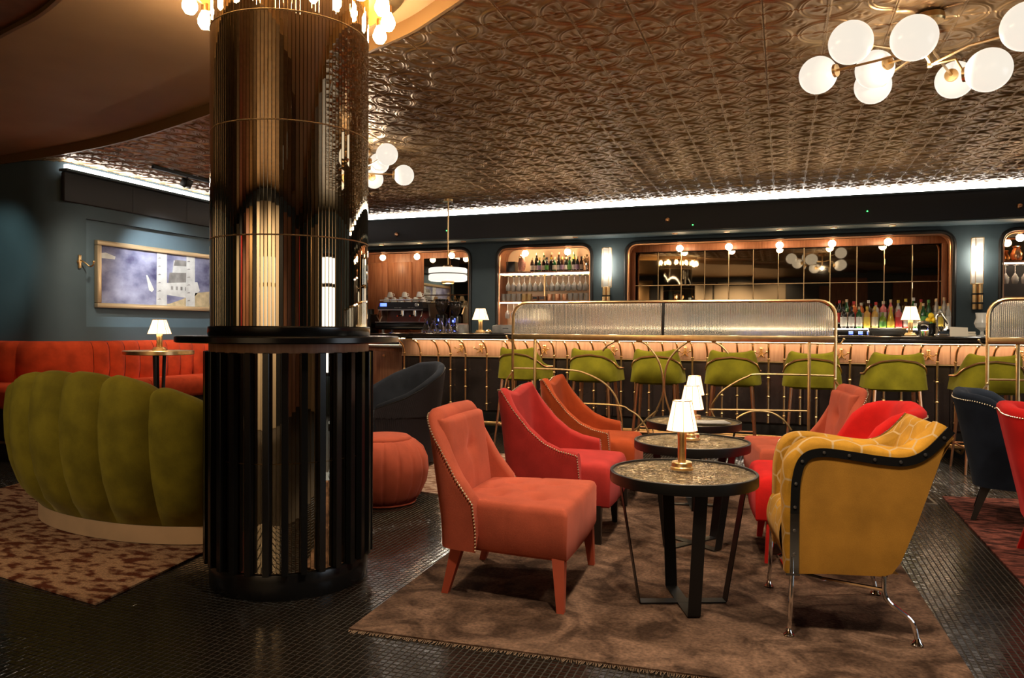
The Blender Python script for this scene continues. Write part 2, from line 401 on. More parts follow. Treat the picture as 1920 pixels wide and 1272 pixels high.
# left wall: painted wall with a rounded corner and a sunk picture bay
def wall_left():
    m = MB(); b = 2.76; y0, y1, z0, z1 = 5.48, 8.75, 1.169, 2.228; d = 0.055
    arc = [(-6.75+0.33*cos(rad(a)), 5.45+0.33*sin(rad(a))) for a in range(0, -91, -9)]
    pl = [(LX, y0)]+arc+[(-9.5, 5.12)]
    m.loft([[(x, y, 0) for x, y in pl], [(x, y, b) for x, y in pl]], closed=False, caps=False)
    def q(ya, yb, za, zb, x=LX): m.quad((x, ya, za), (x, yb, za), (x, yb, zb), (x, ya, zb))
    q(y0, y1, 0, z0); q(y0, y1, z1, b); q(y1, 9.6, 0, b)
    w_ = struct(m.build('wall_left', MT['teal']))
    m = MB(); x = LX-d
    m.quad((x, y0, z0), (x, y1, z0), (x, y1, z1), (x, y0, z1))
    m.quad((LX, y0, z0), (LX, y1, z0), (x, y1, z0), (x, y0, z0)); m.quad((LX, y0, z1), (LX, y1, z1), (x, y1, z1), (x, y0, z1))
    m.quad((LX, y0, z0), (x, y0, z0), (x, y0, z1), (LX, y0, z1)); m.quad((LX, y1, z0), (x, y1, z0), (x, y1, z1), (LX, y1, z1))
    m.build('picture_bay', MT['tealin'], w_)
wall_left()
g = struct(MB().rbox((LX+0.02, 7.16, 2.495), (0.05, 3.9, 0.275), 0.012).build('trim_3', MT['soffit']))
for k in range(4): MB().box((LX+0.0465, 6.0+0.75*k, 2.495), (0.004, 0.006, 0.25)).build('grille_seam', MT['trimdark'], g)
MB().box((LX+0.035, 7.16, 2.648), (0.10, 3.92, 0.022)).build('ledge', MT['teal'], g)
MB().box((LX+0.035, 7.16, 2.682), (0.05, 3.86, 0.042)).build('light_strip', MT['led'], g)

# back wall with four round-cornered openings
NI = [(-6.0, -4.05), (-3.66, -2.34), (-1.90, 1.78), (2.22, 4.2)]; NZ0, NZ1, NR = 1.0, 2.285, 0.085
def wall_back():
    m = MB(); Y = BW
    def q(xa, xb, za, zb): m.quad((xa, Y, za), (xb, Y, za), (xb, Y, zb), (xa, Y, zb))
    q(-9.5, 5.2, 0, NZ0); q(-9.5, 5.2, NZ1, 2.76)
    xs = [-9.5]+[x for n in NI for x in n]+[5.2]
    for a, b in zip(xs[::2], xs[1::2]): q(a, b, NZ0, NZ1)
    for a, b in NI:
        for x, s in ((a, 1), (b, -1)):
            cx, cz = x+s*NR, NZ1-NR
            arc = [(cx-s*NR*cos(rad(t)), Y, cz+NR*sin(rad(t))) for t in range(0, 91, 15)]
            m.add([(x, Y, NZ1)]+arc, [tuple(range(len(arc)+1))])
    struct(m.build('wall_back', MT['teal'], smooth=False))
wall_back()
s = struct(MB().rbox((-0.6, 9.31, 2.515), (11.6, 0.42, 0.31), 0.012).build('soffit', MT['soffit']))
MB().box((-0.6, 9.13, 2.665), (11.6, 0.10, 0.02)).build('ledge', MT['teal'], s)
MB().box((-0.6, 9.125, 2.703), (11.6, 0.04, 0.055)).build('light_strip', MT['led'], s)
MB().box((-0.6, 9.31, 2.352), (11.6, 0.40, 0.012)).build('underside', MT['tealin'], s)
for k, x in enumerate([-5.3, -4.7, -4.05, -3.15, -2.5, -1.25, -0.64, -0.05, 0.53, 1.13, 2.43]):
    MB().cyl((x, 9.25, 2.338), 0.035, 0.008, 16).build('downlight', MT['copper'], s)
    if k not in (1, 5): continue
for x, z in ((-4.977, 2.457), (-1.315, 2.489), (2.293, 2.472)):
    m = MB().lathe([(0.03, 0), (0.026, 0.018), (0.012, 0.03), (0.0, 0.031)], 16, (x, 9.1, z), Matrix.Rotation(PI/2, 3, 'X'))
    m.build('sensor', MT['copper'], s)
for x, z in ((-4.23, 2.48), (-1.02, 2.42), (0.86, 2.49)):
    MB().sphere((x, 9.098, z), 0.008, 8, 6).build('indicator_light', MT['greenled'], s)

# walls out of view that close the room
wr = struct(MB().quad((5.2, -3, 0), (5.2, 9.6, 0), (5.2, 9.6, 2.92), (5.2, -3, 2.92)).build('wall_right', MT['teal']))
wf = struct(MB().quad((-9.5, -3, 0), (5.2, -3, 0), (5.2, -3, 2.92), (-9.5, -3, 2.92)).build('wall_front', MT['trimdark']))
struct(MB().quad((-9.5, -3, 0), (-9.5, 9.6, 0), (-9.5, 9.6, 2.92), (-9.5, -3, 2.92)).build('wall_side', MT['teal']))
wn = struct(MB().box((5.17, 2.9, 1.35), (0.02, 2.9, 1.6)).build('window_1', MT['window']))
m = MB()
for y in (1.45, 2.42, 3.38, 4.35): m.box((5.14, y, 1.35), (0.06, 0.06, 1.66))
for z in (0.55, 1.75, 2.15): m.box((5.14, 2.9, z), (0.06, 2.9, 0.05))
m.build('window_frame', MT['trimdark'], wn)
MT['red_panel'] = velvet('added_panel_red', (0.30, 0.02, 0.015))  # velvet of an added panel out of view
ti = 3
for x0, x1, mt in ((-3.5, -1.9, 'beige'), (-1.85, 0.05, 'beige'), (0.9, 2.2, 'walnut'), (2.9, 4.6, 'walnut'), (-4.5, -3.8, 'goldpaint'), (-5.6, -4.8, 'walnut'), (-6.4, -5.9, 'red_panel'), (-7.4, -6.7, 'beige'), (-8.8, -7.8, 'green')):  # panels added out of view so the mirrors have something to reflect
    ti += 1; struct(MB().rbox(((x0+x1)/2, -2.96, 1.3), (x1-x0, 0.06, 2.6), 0.01).build('trim_%d' % ti, MT[mt]))
struct(MB().rbox((5.17, 0.1, 1.3), (0.06, 1.8, 2.6), 0.01).build('trim_20', MT['beige']))  # one more added panel, there for the column mirrors

# raised platform under the banquette
pl = [(-9.4, 4.62), (-5.05, 4.62), (-5.05, 9.0), (-6.42, 9.0), (-6.42, 5.45), (-6.75, 5.12), (-9.4, 5.12)]
pf = struct(MB().prism(pl, 0.0, 0.15).build('floor_platform', MT['blackwood'], smooth=False))
MB().tube([(-9.4, 4.615, 0.155), (-5.045, 4.615, 0.155), (-5.045, 9.0, 0.155)], 0.012, 6).build('nosing', MT['brass'], pf)
# ------------------------------------------------------------------ mirrored column
CX, CY = -2.172, 2.951
def column():
    t = thing('mirrored_column', 'round column clad in bronze mirror strips with a black ledge table', 'column', (CX, CY, 0))
    N = 138; R = 0.353; front = math.atan2(-CY, -CX); rng = random.Random(5)
    MB().cyl((0, 0, 0), R-0.012, 2.80, 48).build('core', MT['goldpaint'], t)
    tiers = [(1.17, 1.556), (1.560, 2.041), (2.045, 2.503), (2.507, 2.80)]
    wd = 2*PI*R/N-0.0020
    def strip(z0, z1): return MB().rbox((0, 0, (z0+z1)/2), (0.004, wd, z1-z0-0.001), 0.0007, seg=1).mesh('mirror_strip', smooth=False)
    back = MB()
    for z0, z1 in tiers:
        me = strip(z0, z1); me.materials.append(MT['mirror'])
        for i in range(N):
            a = 2*PI*i/N; da = (a-front+PI) % (2*PI)-PI
            j = rng.gauss(0, 0.008); tl = rng.gauss(0, 0.0022)
            if abs(da) < rad(88):
                link('mirror_strip', me, None, t, (R*cos(a), R*sin(a), 0), (0, 0, a+j))
            else: back.box((R*cos(a), R*sin(a), (z0+z1)/2), (0.004, wd, z1-z0-0.001), a+j)
    back.build('mirror_strips_rear', MT['mirror'], t, smooth=False, kind='stuff')
    low = MB()
    for z0, z1 in ((0.118, 0.582), (0.586, 1.055)):
        for i in range(N):
            a = 2*PI*i/N+0.01
            low.box(((R-0.006)*cos(a), (R-0.006)*sin(a), (z0+z1)/2), (0.004, wd, z1-z0), a+rng.gauss(0, 0.012))
    low.build('lower_mirror_strips', MT['mirror'], t, smooth=False, kind='stuff')
    m = MB()
    for z in (1.558, 2.043, 2.505): m.lathe([(R+0.002, z-0.0015), (R+0.0045, z), (R+0.002, z+0.0015)], 96)
    m.build('joint_ring', MT['gold'], t)
    MB().lathe([(R-0.02, 1.128), (R+0.010, 1.128), (R+0.012, 1.131), (R+0.012, 1.166), (R+0.009, 1.170), (R-0.02, 1.170)], 72).build('collar', MT['black'], t)
    MB().lathe([(0.30, 1.097), (0.494, 1.097), (0.502, 1.101), (0.502, 1.122), (0.498, 1.127), (0.30, 1.127)], 96).build('ledge_table', MT['black'], t)
    MB().lathe([(R-0.02, 1.055), (R+0.006, 1.055), (R+0.006, 1.097), (R-0.02, 1.097)], 72).build('apron', MT['walnutlight'], t)
    NF = 30
    fm = MB().rbox((0, 0, 0.585), (0.030, 0.028, 0.945), 0.002, seg=1).mesh('fin', smooth=False); fm.materials.append(MT['black'])
    for i in range(NF):
        a = 2*PI*i/NF+0.05
        link('fin', fm, None, t, ((R+0.013)*cos(a), (R+0.013)*sin(a), 0), (0, 0, a))
    MB().lathe([(R-0.03, 0.0), (R+0.002, 0.0), (R+0.004, 0.006), (R+0.004, 0.108), (R+0.002, 0.112), (R-0.03, 0.116)], 72).build('plinth', MT['black'], t)
column()
def ring_chandelier():
    t = thing('ring_chandelier', 'brass ring light with clear bulbs circling the top of the mirrored column', 'chandelier', (CX, CY, 0))
    MB().lathe([(0.36, 2.772), (0.53, 2.772), (0.53, 2.79), (0.36, 2.79)], 64).build('ring_plate', MT['brass'], t)
    MB().lathe([(0.438, 2.70), (0.452, 2.70), (0.452, 2.772), (0.438, 2.772)], 64).build('lamp_ring', MT['brass'], t)
    NB = 16
    so = MB().cyl((0, 0, 2.675), 0.018, 0.035, 12).mesh('socket'); so.materials.append(MT['brass'])
    bu = MB().lathe([(0.0005, 2.588), (0.020, 2.594), (0.033, 2.615), (0.034, 2.632), (0.026, 2.655), (0.016, 2.675), (0.0005, 2.677)], 14).mesh('bulb'); bu.materials.append(MT['bulb'])
    for i in range(NB):
        a = 2*PI*i/NB+0.16
        l = (0.445*cos(a), 0.445*sin(a), 0.0)
        link('socket', so, None, t, l); link('bulb', bu, None, t, l)
ring_chandelier()

# ------------------------------------------------------------------ globe chandeliers and drum pendant
def globe_chandelier(name, label, hub, zlow, globes, r, grp):
    t = thing('globe_chandelier', label, 'chandelier', (hub[0], hub[1], 0), group=grp)
    MB().lathe([(0.0, 2.728), (0.062, 2.728), (0.066, 2.70), (0.060, 2.690), (0.0, 2.690)], 28).build('canopy', MT['brass'], t)
    MB().rbox((0, 0, (zlow+2.70)/2), (0.022, 0.022, 2.70-zlow), 0.003).build('stem', MT['brass'], t)
    for i, (x, y, z) in enumerate(globes):
        g = Vector((x-hub[0], y-hub[1], z)); d = Vector((g.x, g.y, 0)); L = d.length; u = d.normalized()
        zc = min(max(z, zlow+0.012), zlow+0.10)
        arm = MB().tube([(0, 0, zc), tuple(u*(L*0.45)+Vector((0, 0, zc))), tuple(Vector((u.x*(L-r*0.97), u.y*(L-r*0.97), z)))], 0.0065, 8)
        gl = MB().sphere((g.x, g.y, z), r, 32, 20).build('globe', MT['globe'], t)
        a = arm.build('arm', MT['brass'], t)
        if i == 0: point((0, 0, zlow-0.025), 15 if r > 0.095 else 11, SOFT, 0.012, t)
        q = Vector((0, 0, 1)).rotation_difference(u).to_matrix()
        MB().lathe([(0.0, -0.012), (0.034, -0.010), (0.036, 0.006), (0.03, 0.012)], 20, tuple(Vector((g.x, g.y, z))-u*(r*0.965)), q).build('cup', MT['brass'], a)
globe_chandelier('a', 'brass chandelier of many opal globes on arms above the yellow armchair', (0.669, 4.19), 2.47,
    [(0.289, 3.903, 2.534), (0.544, 3.812, 2.49), (0.168, 4.471, 2.575), (0.455, 4.511, 2.588), (0.47, 4.75, 2.57), (0.89, 4.80, 2.575), (0.90, 4.10, 2.40), (0.95, 3.70, 2.447)], 0.1, 'opal globe chandeliers')
globe_chandelier('b', 'smaller cluster of opal globes half hidden behind the mirrored column', (-3.48, 5.75), 2.48,
    [(-3.08, 5.46, 2.60), (-3.18, 5.94, 2.53), (-3.39, 5.87, 2.635), (-3.62, 6.17, 2.57)], 0.09, 'opal globe chandeliers')
def pendant():
    t = thing('drum_pendant', 'white two-tier drum pendant on a thin brass rod over the bar', 'pendant light', (-3.80, 8.218, 0))
    MB().lathe([(0, 2.728), (0.055, 2.728), (0.055, 2.70), (0, 2.70)], 24).build('canopy', MT['brass'], t)
    MB().cyl((0, 0, 1.92), 0.008, 0.79, 10).build('rod', MT['brass'], t)
    MB().lathe([(0.0, 1.935), (0.05, 1.935), (0.06, 1.92), (0.10, 1.905), (0.10, 1.90), (0.0, 1.90)], 28).build('cap', MT['brass'], t)
    for z0, z1 in ((1.832, 1.90), (1.745, 1.822)):
        MB().lathe([(0.0, z0), (0.215, z0), (0.232, z0+0.012), (0.232, z1-0.012), (0.215, z1), (0.0, z1)], 40).build('drum_shade', MT['drum'], t)
    MB().lathe([(0.0, 1.822), (0.236, 1.822), (0.236, 1.832), (0.0, 1.832)], 40).build('band', MT['blackmetal'], t)
    point((0, 0, 1.70), 12, SOFT, 0.012, t)
    MB().lathe([(0.0, 1.715), (0.07, 1.715), (0.078, 1.725), (0.078, 1.742), (0.0, 1.745)], 28).build('finial', MT['brass'], t)
pendant()

# ------------------------------------------------------------------ upholstery generators
def shell(plan, hfun, z0, thick, zin, lean=0.0, zl=0.4, flare=0.0, nu=64, no=9, ni=7, roll=None):
    """bent upholstered shell: plan = polyline (front-left, round the rear, front-right); hfun(x, y, s) top height"""
    P = resample(plan, nu); n_ = []
    for i in range(nu):
        a = P[max(i-1, 0)]; b = P[min(i+1, nu-1)]; t = (b-a).normalized(); n_.append(Vector((-t.y, t.x)))
    if (P[nu//2].x*n_[nu//2].x+P[nu//2].y*n_[nu//2].y) < 0: n_ = [-n for n in n_]
    H = [hfun(P[i].x, P[i].y, i/(nu-1)) for i in range(nu)]
    def outer(i, z, off=0.0):
        p = P[i]+n_[i]*(flare*(z-z0)+off)
        return Vector((p.x-lean*max(0, z-zl), p.y, z))
    rings = []; r = thick/2
    for i in range(nu):
        sec = []; h = H[i]
        for k in range(no): sec.append(outer(i, z0+(h-r-z0)*k/(no-1)))
        for k in range(1, 6):
            a = PI*k/6; sec.append(outer(i, h-r+r*sin(a), -r+r*cos(a)))
        zi = min(zin, h-r-0.01)
        for k in range(ni): sec.append(outer(i, h-r+(zi-(h-r))*k/(ni-1), -thick))
        rings.append(sec)
    return MB().loft(rings, True, True), outer, H, nu
def nails(outer, H, nu, drop=0.016, step=0.019, r=0.0058, ends=True, z0=0.22, i0=0, i1=None):
    path = []
    i1 = nu-1 if i1 is None else i1
    if ends in (True, 'a'): path += [outer(0, z0+(H[0]-drop-z0)*k/10, 0.001) for k in range(10)]
    path += [outer(i, H[i]-drop, 0.001) for i in range(i0, i1+1)]
    if ends in (True, 'b'): path += [outer(nu-1, H[-1]-drop-(H[-1]-drop-z0)*k/10, 0.001) for k in range(1, 11)]
    L = sum((b-a).length for a, b in zip(path, path[1:])); m = MB()
    for p in resample(path, int(L/step)): m.sphere(p, r, 6, 4)
    return m
def cushion(x0, x1, w0, w1, z0, z1, r=0.045, crown=0.015, tufts=(), nx=30, ny=30, sq=0.06, seams=()):
    g = []; dx = (x1-x0)/2; xc = (x0+x1)/2
    for i in range(nx+1):
        s = -cos(PI*i/nx)*0.35+(2*i/nx-1)*0.65
        for j in range(ny+1):
            t = -cos(PI*j/ny)*0.35+(2*j/ny-1)*0.65
            X = s*math.sqrt(1-sq*t*t); T = t*math.sqrt(1-sq*s*s)
            x = xc+dx*X; w = w0+(w1-w0)*(s+1)/2; y = T*w/2
            e = min(dx*(1-abs(s)), w/2*(1-abs(t)))
            z = z1-(r-math.sqrt(max(0, r*r-(r-e)**2)) if e < r else 0)+crown*(1-s*s)*(1-t*t)
            for (tx, ty, dp, sg) in tufts: z -= dp*math.exp(-((x-tx)**2+(y-ty)**2)/sg**2)
            for (ax, cc) in seams:
                q = (x if ax == 0 else y)-cc; z -= 0.004*math.exp(-(q/0.006)**2)
            g.append((x, y, z))
    m = MB(); k = ny+1
    fs = [(i*k+j, (i+1)*k+j, (i+1)*k+j+1, i*k+j+1) for i in range(nx) for j in range(ny)]
    bnd = [j for j in range(ny+1)]+[i*k+ny for i in range(1, nx+1)]+[nx*k+j for j in range(ny-1, -1, -1)]+[i*k for i in range(nx-1, 0, -1)]
    o = len(g)
    for b in bnd: g.append((g[b][0], g[b][1], z0+0.012))
    for b in bnd: g.append((g[b][0]*0.985+xc*0.015, g[b][1]*0.97, z0))
    nb = len(bnd)
    for q in range(nb):
        a = (q+1) % nb
        fs.append((bnd[q], bnd[a], o+a, o+q)); fs.append((o+q, o+a, o+nb+a, o+nb+q))
    fs.append(tuple(o+nb+q for q in range(nb)))
    return m.add(g, fs)
def leg(p0, p1, w0, w1):
    p0, p1 = Vector(p0), Vector(p1); ring = []
    for t, wd in ((0, w0), (0.5, (w0+w1)*0.5), (1, w1)):
        p = p0.lerp(p1, t)
        ring.append([(p.x+a*wd/2, p.y+b*wd/2, p.z) for a, b in ((-1, -1), (1, -1), (1, 1), (-1, 1))])
    return MB().loft(ring)

# local chair frame: x forward, y left, origin on the floor under the seat
def chair_a(label, mat, legmat, loc, rz, name='slipper_chair'):
    t = thing(name, label, 'chair', loc, rz, 'velvet lounge chairs')
    pln = rounded([(-0.06, 0.315), (-0.25, 0.285), (-0.25, -0.285), (-0.06, -0.315)], 0.15, 8)
    hf = lambda x, y, s: interp(min(s, 1-s), [0, 0.07, 0.14, 0.22, 0.27, 0.5], [0.435, 0.53, 0.665, 0.775, 0.80, 0.805])
    m, out, H, nu = shell(pln, hf, 0.205, 0.075, 0.36, lean=0.13, zl=0.30, flare=0.02, nu=72)
    m.build('back_shell', mat, t, angle=50)
    nails(out, H, nu, 0.026, 0.0135, 0.0050, 'a', 0.215, 0, 20).build('nailhead_trim', MT['nail'], t, kind='stuff')
    nails(out, H, nu, 0.026, 0.0135, 0.0050, 'b', 0.215, nu-21, nu-1).build('nailhead_trim', MT['nail'], t, kind='stuff')
    MB().tube([out(i, H[i]-0.032, 0.0005) for i in range(20, nu-20)], 0.004, 6).build('piping', MT['brass'], t)
    cushion(-0.19, 0.345, 0.54, 0.68, 0.205, 0.418, 0.030, 0.016, [(-0.02, 0.13, 0.026, 0.045), (-0.02, -0.13, 0.026, 0.045), (0.17, 0.15, 0.026, 0.045), (0.17, -0.15, 0.026, 0.045), (0.08, 0.0, 0.026, 0.045), (-0.1, 0, 0.02, 0.04)], 40, 40, seams=((1, 0.15), (1, -0.15), (0, 0.08))).build('seat', mat, t, angle=60)
    bm_ = cushion(-0.21, 0.185, 0.49, 0.50, 0.0, 0.065, 0.03, 0.01, [(0.02, 0.0, 0.024, 0.05)], 26, 26, 0.05, seams=((0, 0.02), (1, 0.0)))
    R = Matrix.Rotation(rad(-72), 3, 'Y')      # lay the pad against the back: local x -> up, local z -> forward
    bm_.v = [tuple(Matrix(((sin(rad(-8)), 0, cos(rad(-8))), (0, 1, 0), (cos(rad(8)), 0, sin(rad(8))))) @ Vector(v)+Vector((-0.258, 0, 0.572))) for v in bm_.v]
    bm_.build('back_cushion', mat, t, angle=60)
    for sx, sy, dx, dy in ((-0.16, 0.25, -0.06, 0.0), (-0.16, -0.25, -0.06, 0.0), (0.30, 0.30, 0.015, 0.03), (0.30, -0.30, 0.015, -0.03)):
        leg((sx, sy, 0.215), (sx+dx, sy+dy, 0.0), 0.052, 0.03).build('leg', legmat, t)
    return t
def chair_b(label, mat, legmat, loc, rz):
    t = thing('wing_chair', label, 'chair', loc, rz, 'velvet lounge chairs')
    pln = rounded([(0.20, 0.315), (-0.24, 0.29), (-0.24, -0.29), (0.20, -0.315)], 0.11, 8)
    def hf(x, y, s):
        if x > -0.20: return interp(x, [-0.20, -0.14, -0.06, 0.02, 0.10, 0.20], [0.825, 0.72, 0.615, 0.545, 0.51, 0.49])
        return 0.825-0.05*(1-min(1, abs(y)/0.26))**1.0*0.8
    m, out, H, nu = shell(pln, hf, 0.20, 0.06, 0.36, lean=0.10, zl=0.32, flare=0.02, nu=96)
    m.build('back_shell', mat, t, angle=50)
    nails(out, H, nu, 0.012, 0.0135, 0.0048, True, 0.215).build('nailhead_trim', MT['nail'], t, kind='stuff')
    cushion(-0.20, 0.36, 0.50, 0.56, 0.20, 0.425, 0.05, 0.02).build('seat', mat, t, angle=60)
    for sx, sy, dx in ((-0.18, 0.23, -0.06), (-0.18, -0.23, -0.06), (0.28, 0.25, 0.01), (0.28, -0.25, 0.01)):
        leg((sx, sy, 0.21), (sx+dx, sy, 0.0), 0.05, 0.03).build('leg', legmat, t)
    return t
def chair_c(label, mat, legmat, loc, rz, rear=-0.23, wf=0.10):
    t = thing('barrel_chair', label, 'chair', loc, rz, 'velvet lounge chairs')
    pln = rounded([(wf, 0.30), (rear, 0.27), (rear, -0.27), (wf, -0.30)], 0.22, 10)
    hf = lambda x, y, s: interp(min(s, 1-s), [0, 0.05, 0.10, 0.16, 0.22, 0.5], [0.50, 0.60, 0.70, 0.755, 0.775, 0.80])
    m, out, H, nu = shell(pln, hf, 0.21, 0.085, 0.36, lean=0.11, zl=0.25, flare=0.11, nu=80)
    m.build('back_shell', mat, t, angle=50)
    nails(out, H, nu, 0.042, 0.0135, 0.0048, True, 0.225).build('nailhead_trim', MT['nail'], t, kind='stuff')
    cushion(rear+0.04, 0.34, 0.46, 0.58, 0.21, 0.43, 0.06, 0.02).build('seat', mat, t, angle=60)
    for sx, sy, dx, dy in ((max(rear+0.08, -0.17), 0.18, -0.07, 0.03), (max(rear+0.08, -0.17), -0.18, -0.07, -0.03), (0.25, 0.23, 0.02, 0.02), (0.25, -0.23, 0.02, -0.02)):
        leg((sx, sy, 0.22), (sx+dx, sy+dy, 0.0), 0.05, 0.028).build('leg', legmat, t)
    return t
chair_a('coral velvet slipper chair nearest the camera, beside the round table', MT['coral'], MT['coral_leg'], (-1.17, 3.23, 0.012), rad(3))
chair_b('raspberry red wing chair, middle of the left-hand row of three', MT['red'], MT['blackwood'], (-1.22, 4.17, 0.012), rad(2))
chair_b('rust velvet wing chair, farthest of the left-hand row of three', MT['rust'], MT['blackwood'], (-1.27, 5.08, 0.012), rad(4))
chair_a('coral velvet slipper chair, farthest of the right-hand row', MT['coral'], MT['coral_leg'], (0.14, 5.25, 0.012), rad(191))
chair_c('bright red barrel chair between the yellow armchair and the coral one', MT['brightred'], MT['brightred_leg'], (0.18, 4.19, 0.012), rad(186), -0.35, -0.06)
chair_c('navy velvet barrel chair seen from behind at the right edge', MT['navy'], MT['blackwood'], (1.37, 5.42, 0.0135), rad(-14))
chair_c('bright red barrel chair cropped by the right edge', MT['brightred'], MT['brightred_leg'], (1.385, 4.42, 0.0135), rad(-8))
# ------------------------------------------------------------------ yellow armchair with steel frame
def hex_velvet():
    m = velvet('velvet_honeycomb', (0.40, 0.185, 0.015), 0.25, 0.3); nt = m.node_tree; N = nt.nodes; L = nt.links
    uv = N.new('ShaderNodeUVMap'); sc = N.new('ShaderNodeVectorMath'); sc.operation = 'SCALE'; sc.inputs[3].default_value = 1/0.10
    L.new(uv.outputs[0], sc.inputs[0])
    S = (1.0, 1.7320508, 1.0)
    def vm(op, a, b=None):
        n = N.new('ShaderNodeVectorMath'); n.operation = op
        for i, q in enumerate((a, b)):
            if q is None: continue
            if isinstance(q, tuple): n.inputs[i].default_value = q
            else: L.new(q, n.inputs[i])
        return n
    def mt(op, a, b=None):
        n = N.new('ShaderNodeMath'); n.operation = op
        for i, q in enumerate((a, b)):
            if q is None: continue
            if isinstance(q, (int, float)): n.inputs[i].default_value = q
            else: L.new(q, n.inputs[i])
        return n.outputs[0]
    base = vm('ADD', sc.outputs[0], (100, 173.20508, 0)).outputs[0]
    def cell(v):
        n = N.new('ShaderNodeVectorMath'); n.operation = 'MODULO'; L.new(v, n.inputs[0]); n.inputs[1].default_value = S
        return vm('SUBTRACT', n.outputs[0], (0.5, 0.8660254, 0)).outputs[0]
    a = cell(base); b = cell(vm('ADD', base, (0.5, 0.8660254, 0)).outputs[0])
    def hd(v):
        ab = vm('ABSOLUTE', v).outputs[0]; d = vm('DOT_PRODUCT', ab, (0.5, 0.8660254, 0)).outputs[1]
        sx = N.new('ShaderNodeSeparateXYZ'); L.new(ab, sx.inputs[0])
        return mt('MAXIMUM', d, sx.outputs[0])
    h = mt('MINIMUM', hd(a), hd(b))
    line = mt('GREATER_THAN', h, 0.462)
    bs = N['Principled BSDF']; old = bs.inputs['Base Color'].links[0].from_socket
    mx = N.new('ShaderNodeMix'); mx.data_type = 'RGBA'; L.new(line, mx.inputs[0]); L.new(old, mx.inputs[6]); mx.inputs[7].default_value = (0.42, 0.27, 0.12, 1)
    L.new(mx.outputs[2], bs.inputs['Base Color'])
    return m
MT['hex'] = hex_velvet()
def yellow_chair():
    # local frame: a (x) runs from the front edge to the back, y = 0 is the near side panel, width towards +y
    t = thing('steel_frame_armchair', 'amber velvet armchair with honeycomb lining and black studded steel edge', 'armchair', (0.029, 3.003, 0.012), math.atan2(0.147, 0.989))
    Wd = 0.48
    top = [(0.018, 0.235), (0.018, 0.48), (0.024, 0.60), (0.05, 0.672), (0.11, 0.697), (0.22, 0.688), (0.314, 0.676), (0.405, 0.675), (0.476, 0.711), (0.551, 0.795)]
    bot = [(0.512, 0.663), (0.443, 0.446), (0.391, 0.305), (0.36, 0.258), (0.328, 0.246), (0.153, 0.243)]
    ts = smoothc(top); pan = ts+bot
    for y, n in ((0.0, 1), (Wd, -1)):
        MB().plate(pan, (0, y, 0), (1, 0, 0), (0, 0, 1), (0, n, 0), 0.02).build('side_panel', MT['amber'], t, angle=40)
    path = resample([Vector((a, 0, z)) for a, z in ts], 80)
    for y in (-0.004, Wd+0.004):
        ring = []
        for i, p in enumerate(path):
            q0 = path[max(i-1, 0)]; q1 = path[min(i+1, 79)]; d = (q1-q0).normalized(); nn = Vector((-d.z, 0, d.x))
            ring.append([Vector((p.x, y+e, p.z))+nn*k for k, e in ((0.016, -0.003), (0.016, 0.003), (-0.016, 0.003), (-0.016, -0.003))])
        MB().loft(ring[:19]).build('lower_strip', MT['chrome'], t, angle=30)
        tr = MB().loft(ring[18:]).build('edge_strip', MT['black'] if y < 0.1 else MT['chrome'], t, angle=30)
        m = MB()
        for p in path[6::7]:
            m.lathe([(0.0065, 0), (0.0055, 0.004), (0.0, 0.005)], 10, (p.x, y-0.003 if y < 0.1 else y+0.003, p.z), Matrix.Rotation(PI/2 if y < 0.1 else -PI/2, 3, 'X'))
        m.build('bolt', MT['steel'], tr, kind='stuff')
    # plump lining: runs up the front edge, over the arm and up the back, wrapping from side to side over the back
    def roll(y0, sgn, name, us=1.0):
        rings = []; uvs = []; L = 0; prev = None; n = 12
        for i, p in enumerate(path):
            q0 = path[max(i-1, 0)]; q1 = path[min(i+1, 79)]; d = (q1-q0).normalized(); nn = Vector((-d.z, 0, d.x))
            if prev is not None: L += (p-prev).length
            prev = p; f = i/79
            up = interp(f, [0, 0.25, 0.4, 0.55, 0.72, 0.85, 1], [0.022, 0.03, 0.04, 0.04, 0.035, 0.03, 0.02])
            wd = interp(f, [0, 0.2, 0.5, 1], [0.07, 0.10, 0.12, 0.14]); ring = []
            for k in range(n):
                a = PI*k/(n-1)
                ring.append(Vector((p.x, y0+sgn*(0.006+wd*(1-cos(a))/2), p.z))+nn*(0.010+us*up*sin(a)**0.7))
                uvs.append((L, 0.12*k/(n-1)))
            dp = interp(f, [0, 0.3, 0.45, 0.7, 0.85, 1], [0.02, 0.10, 0.24, 0.20, 0.02, 0.005])
            for k in range(1, 5): ring.append(ring[n-1]-nn*(dp*k/4)+Vector((0, sgn*0.02*k/4, 0))); uvs.append((L, 0.12+dp*k/4))
            rings.append(ring)
        MB().loft(rings, False, False, uv=uvs).build(name, MT['hex'], t, angle=80)
    roll(0.0, 1, 'arm_roll'); roll(Wd, -1, 'arm_roll', 0.35)
    def sheet(prof, y0, y1, name, mat, bulge=0.0, thick=0.0):
        P = resample([Vector((a, 0, z)) for a, z in prof], 26); rings = []; uv = []; L = 0; prev = None
        for p in P:
            if prev is not None: L += (p-prev).length
            prev = p; rings.append([]);
            for k in range(13):
                s = k/12; y = y0+(y1-y0)*s; b = bulge*math.sin(PI*s)**0.5
                rings[-1].append(Vector((p.x-b, y, p.z+b*0.5))); uv.append((L, y))
        return MB().loft(rings, False, False, uv=uv).build(name, mat, t, angle=80)
    sheet([(0.36, 0.40), (0.42, 0.55), (0.48, 0.70), (0.525, 0.785), (0.55, 0.80), (0.572, 0.785), (0.565, 0.76)], 0.03, Wd-0.03, 'backrest', MT['hex'], 0.02)
    sheet([(0.565, 0.765), (0.512, 0.663), (0.443, 0.446), (0.391, 0.305), (0.35, 0.25)], 0.01, Wd-0.01, 'rear_panel', MT['amber'])
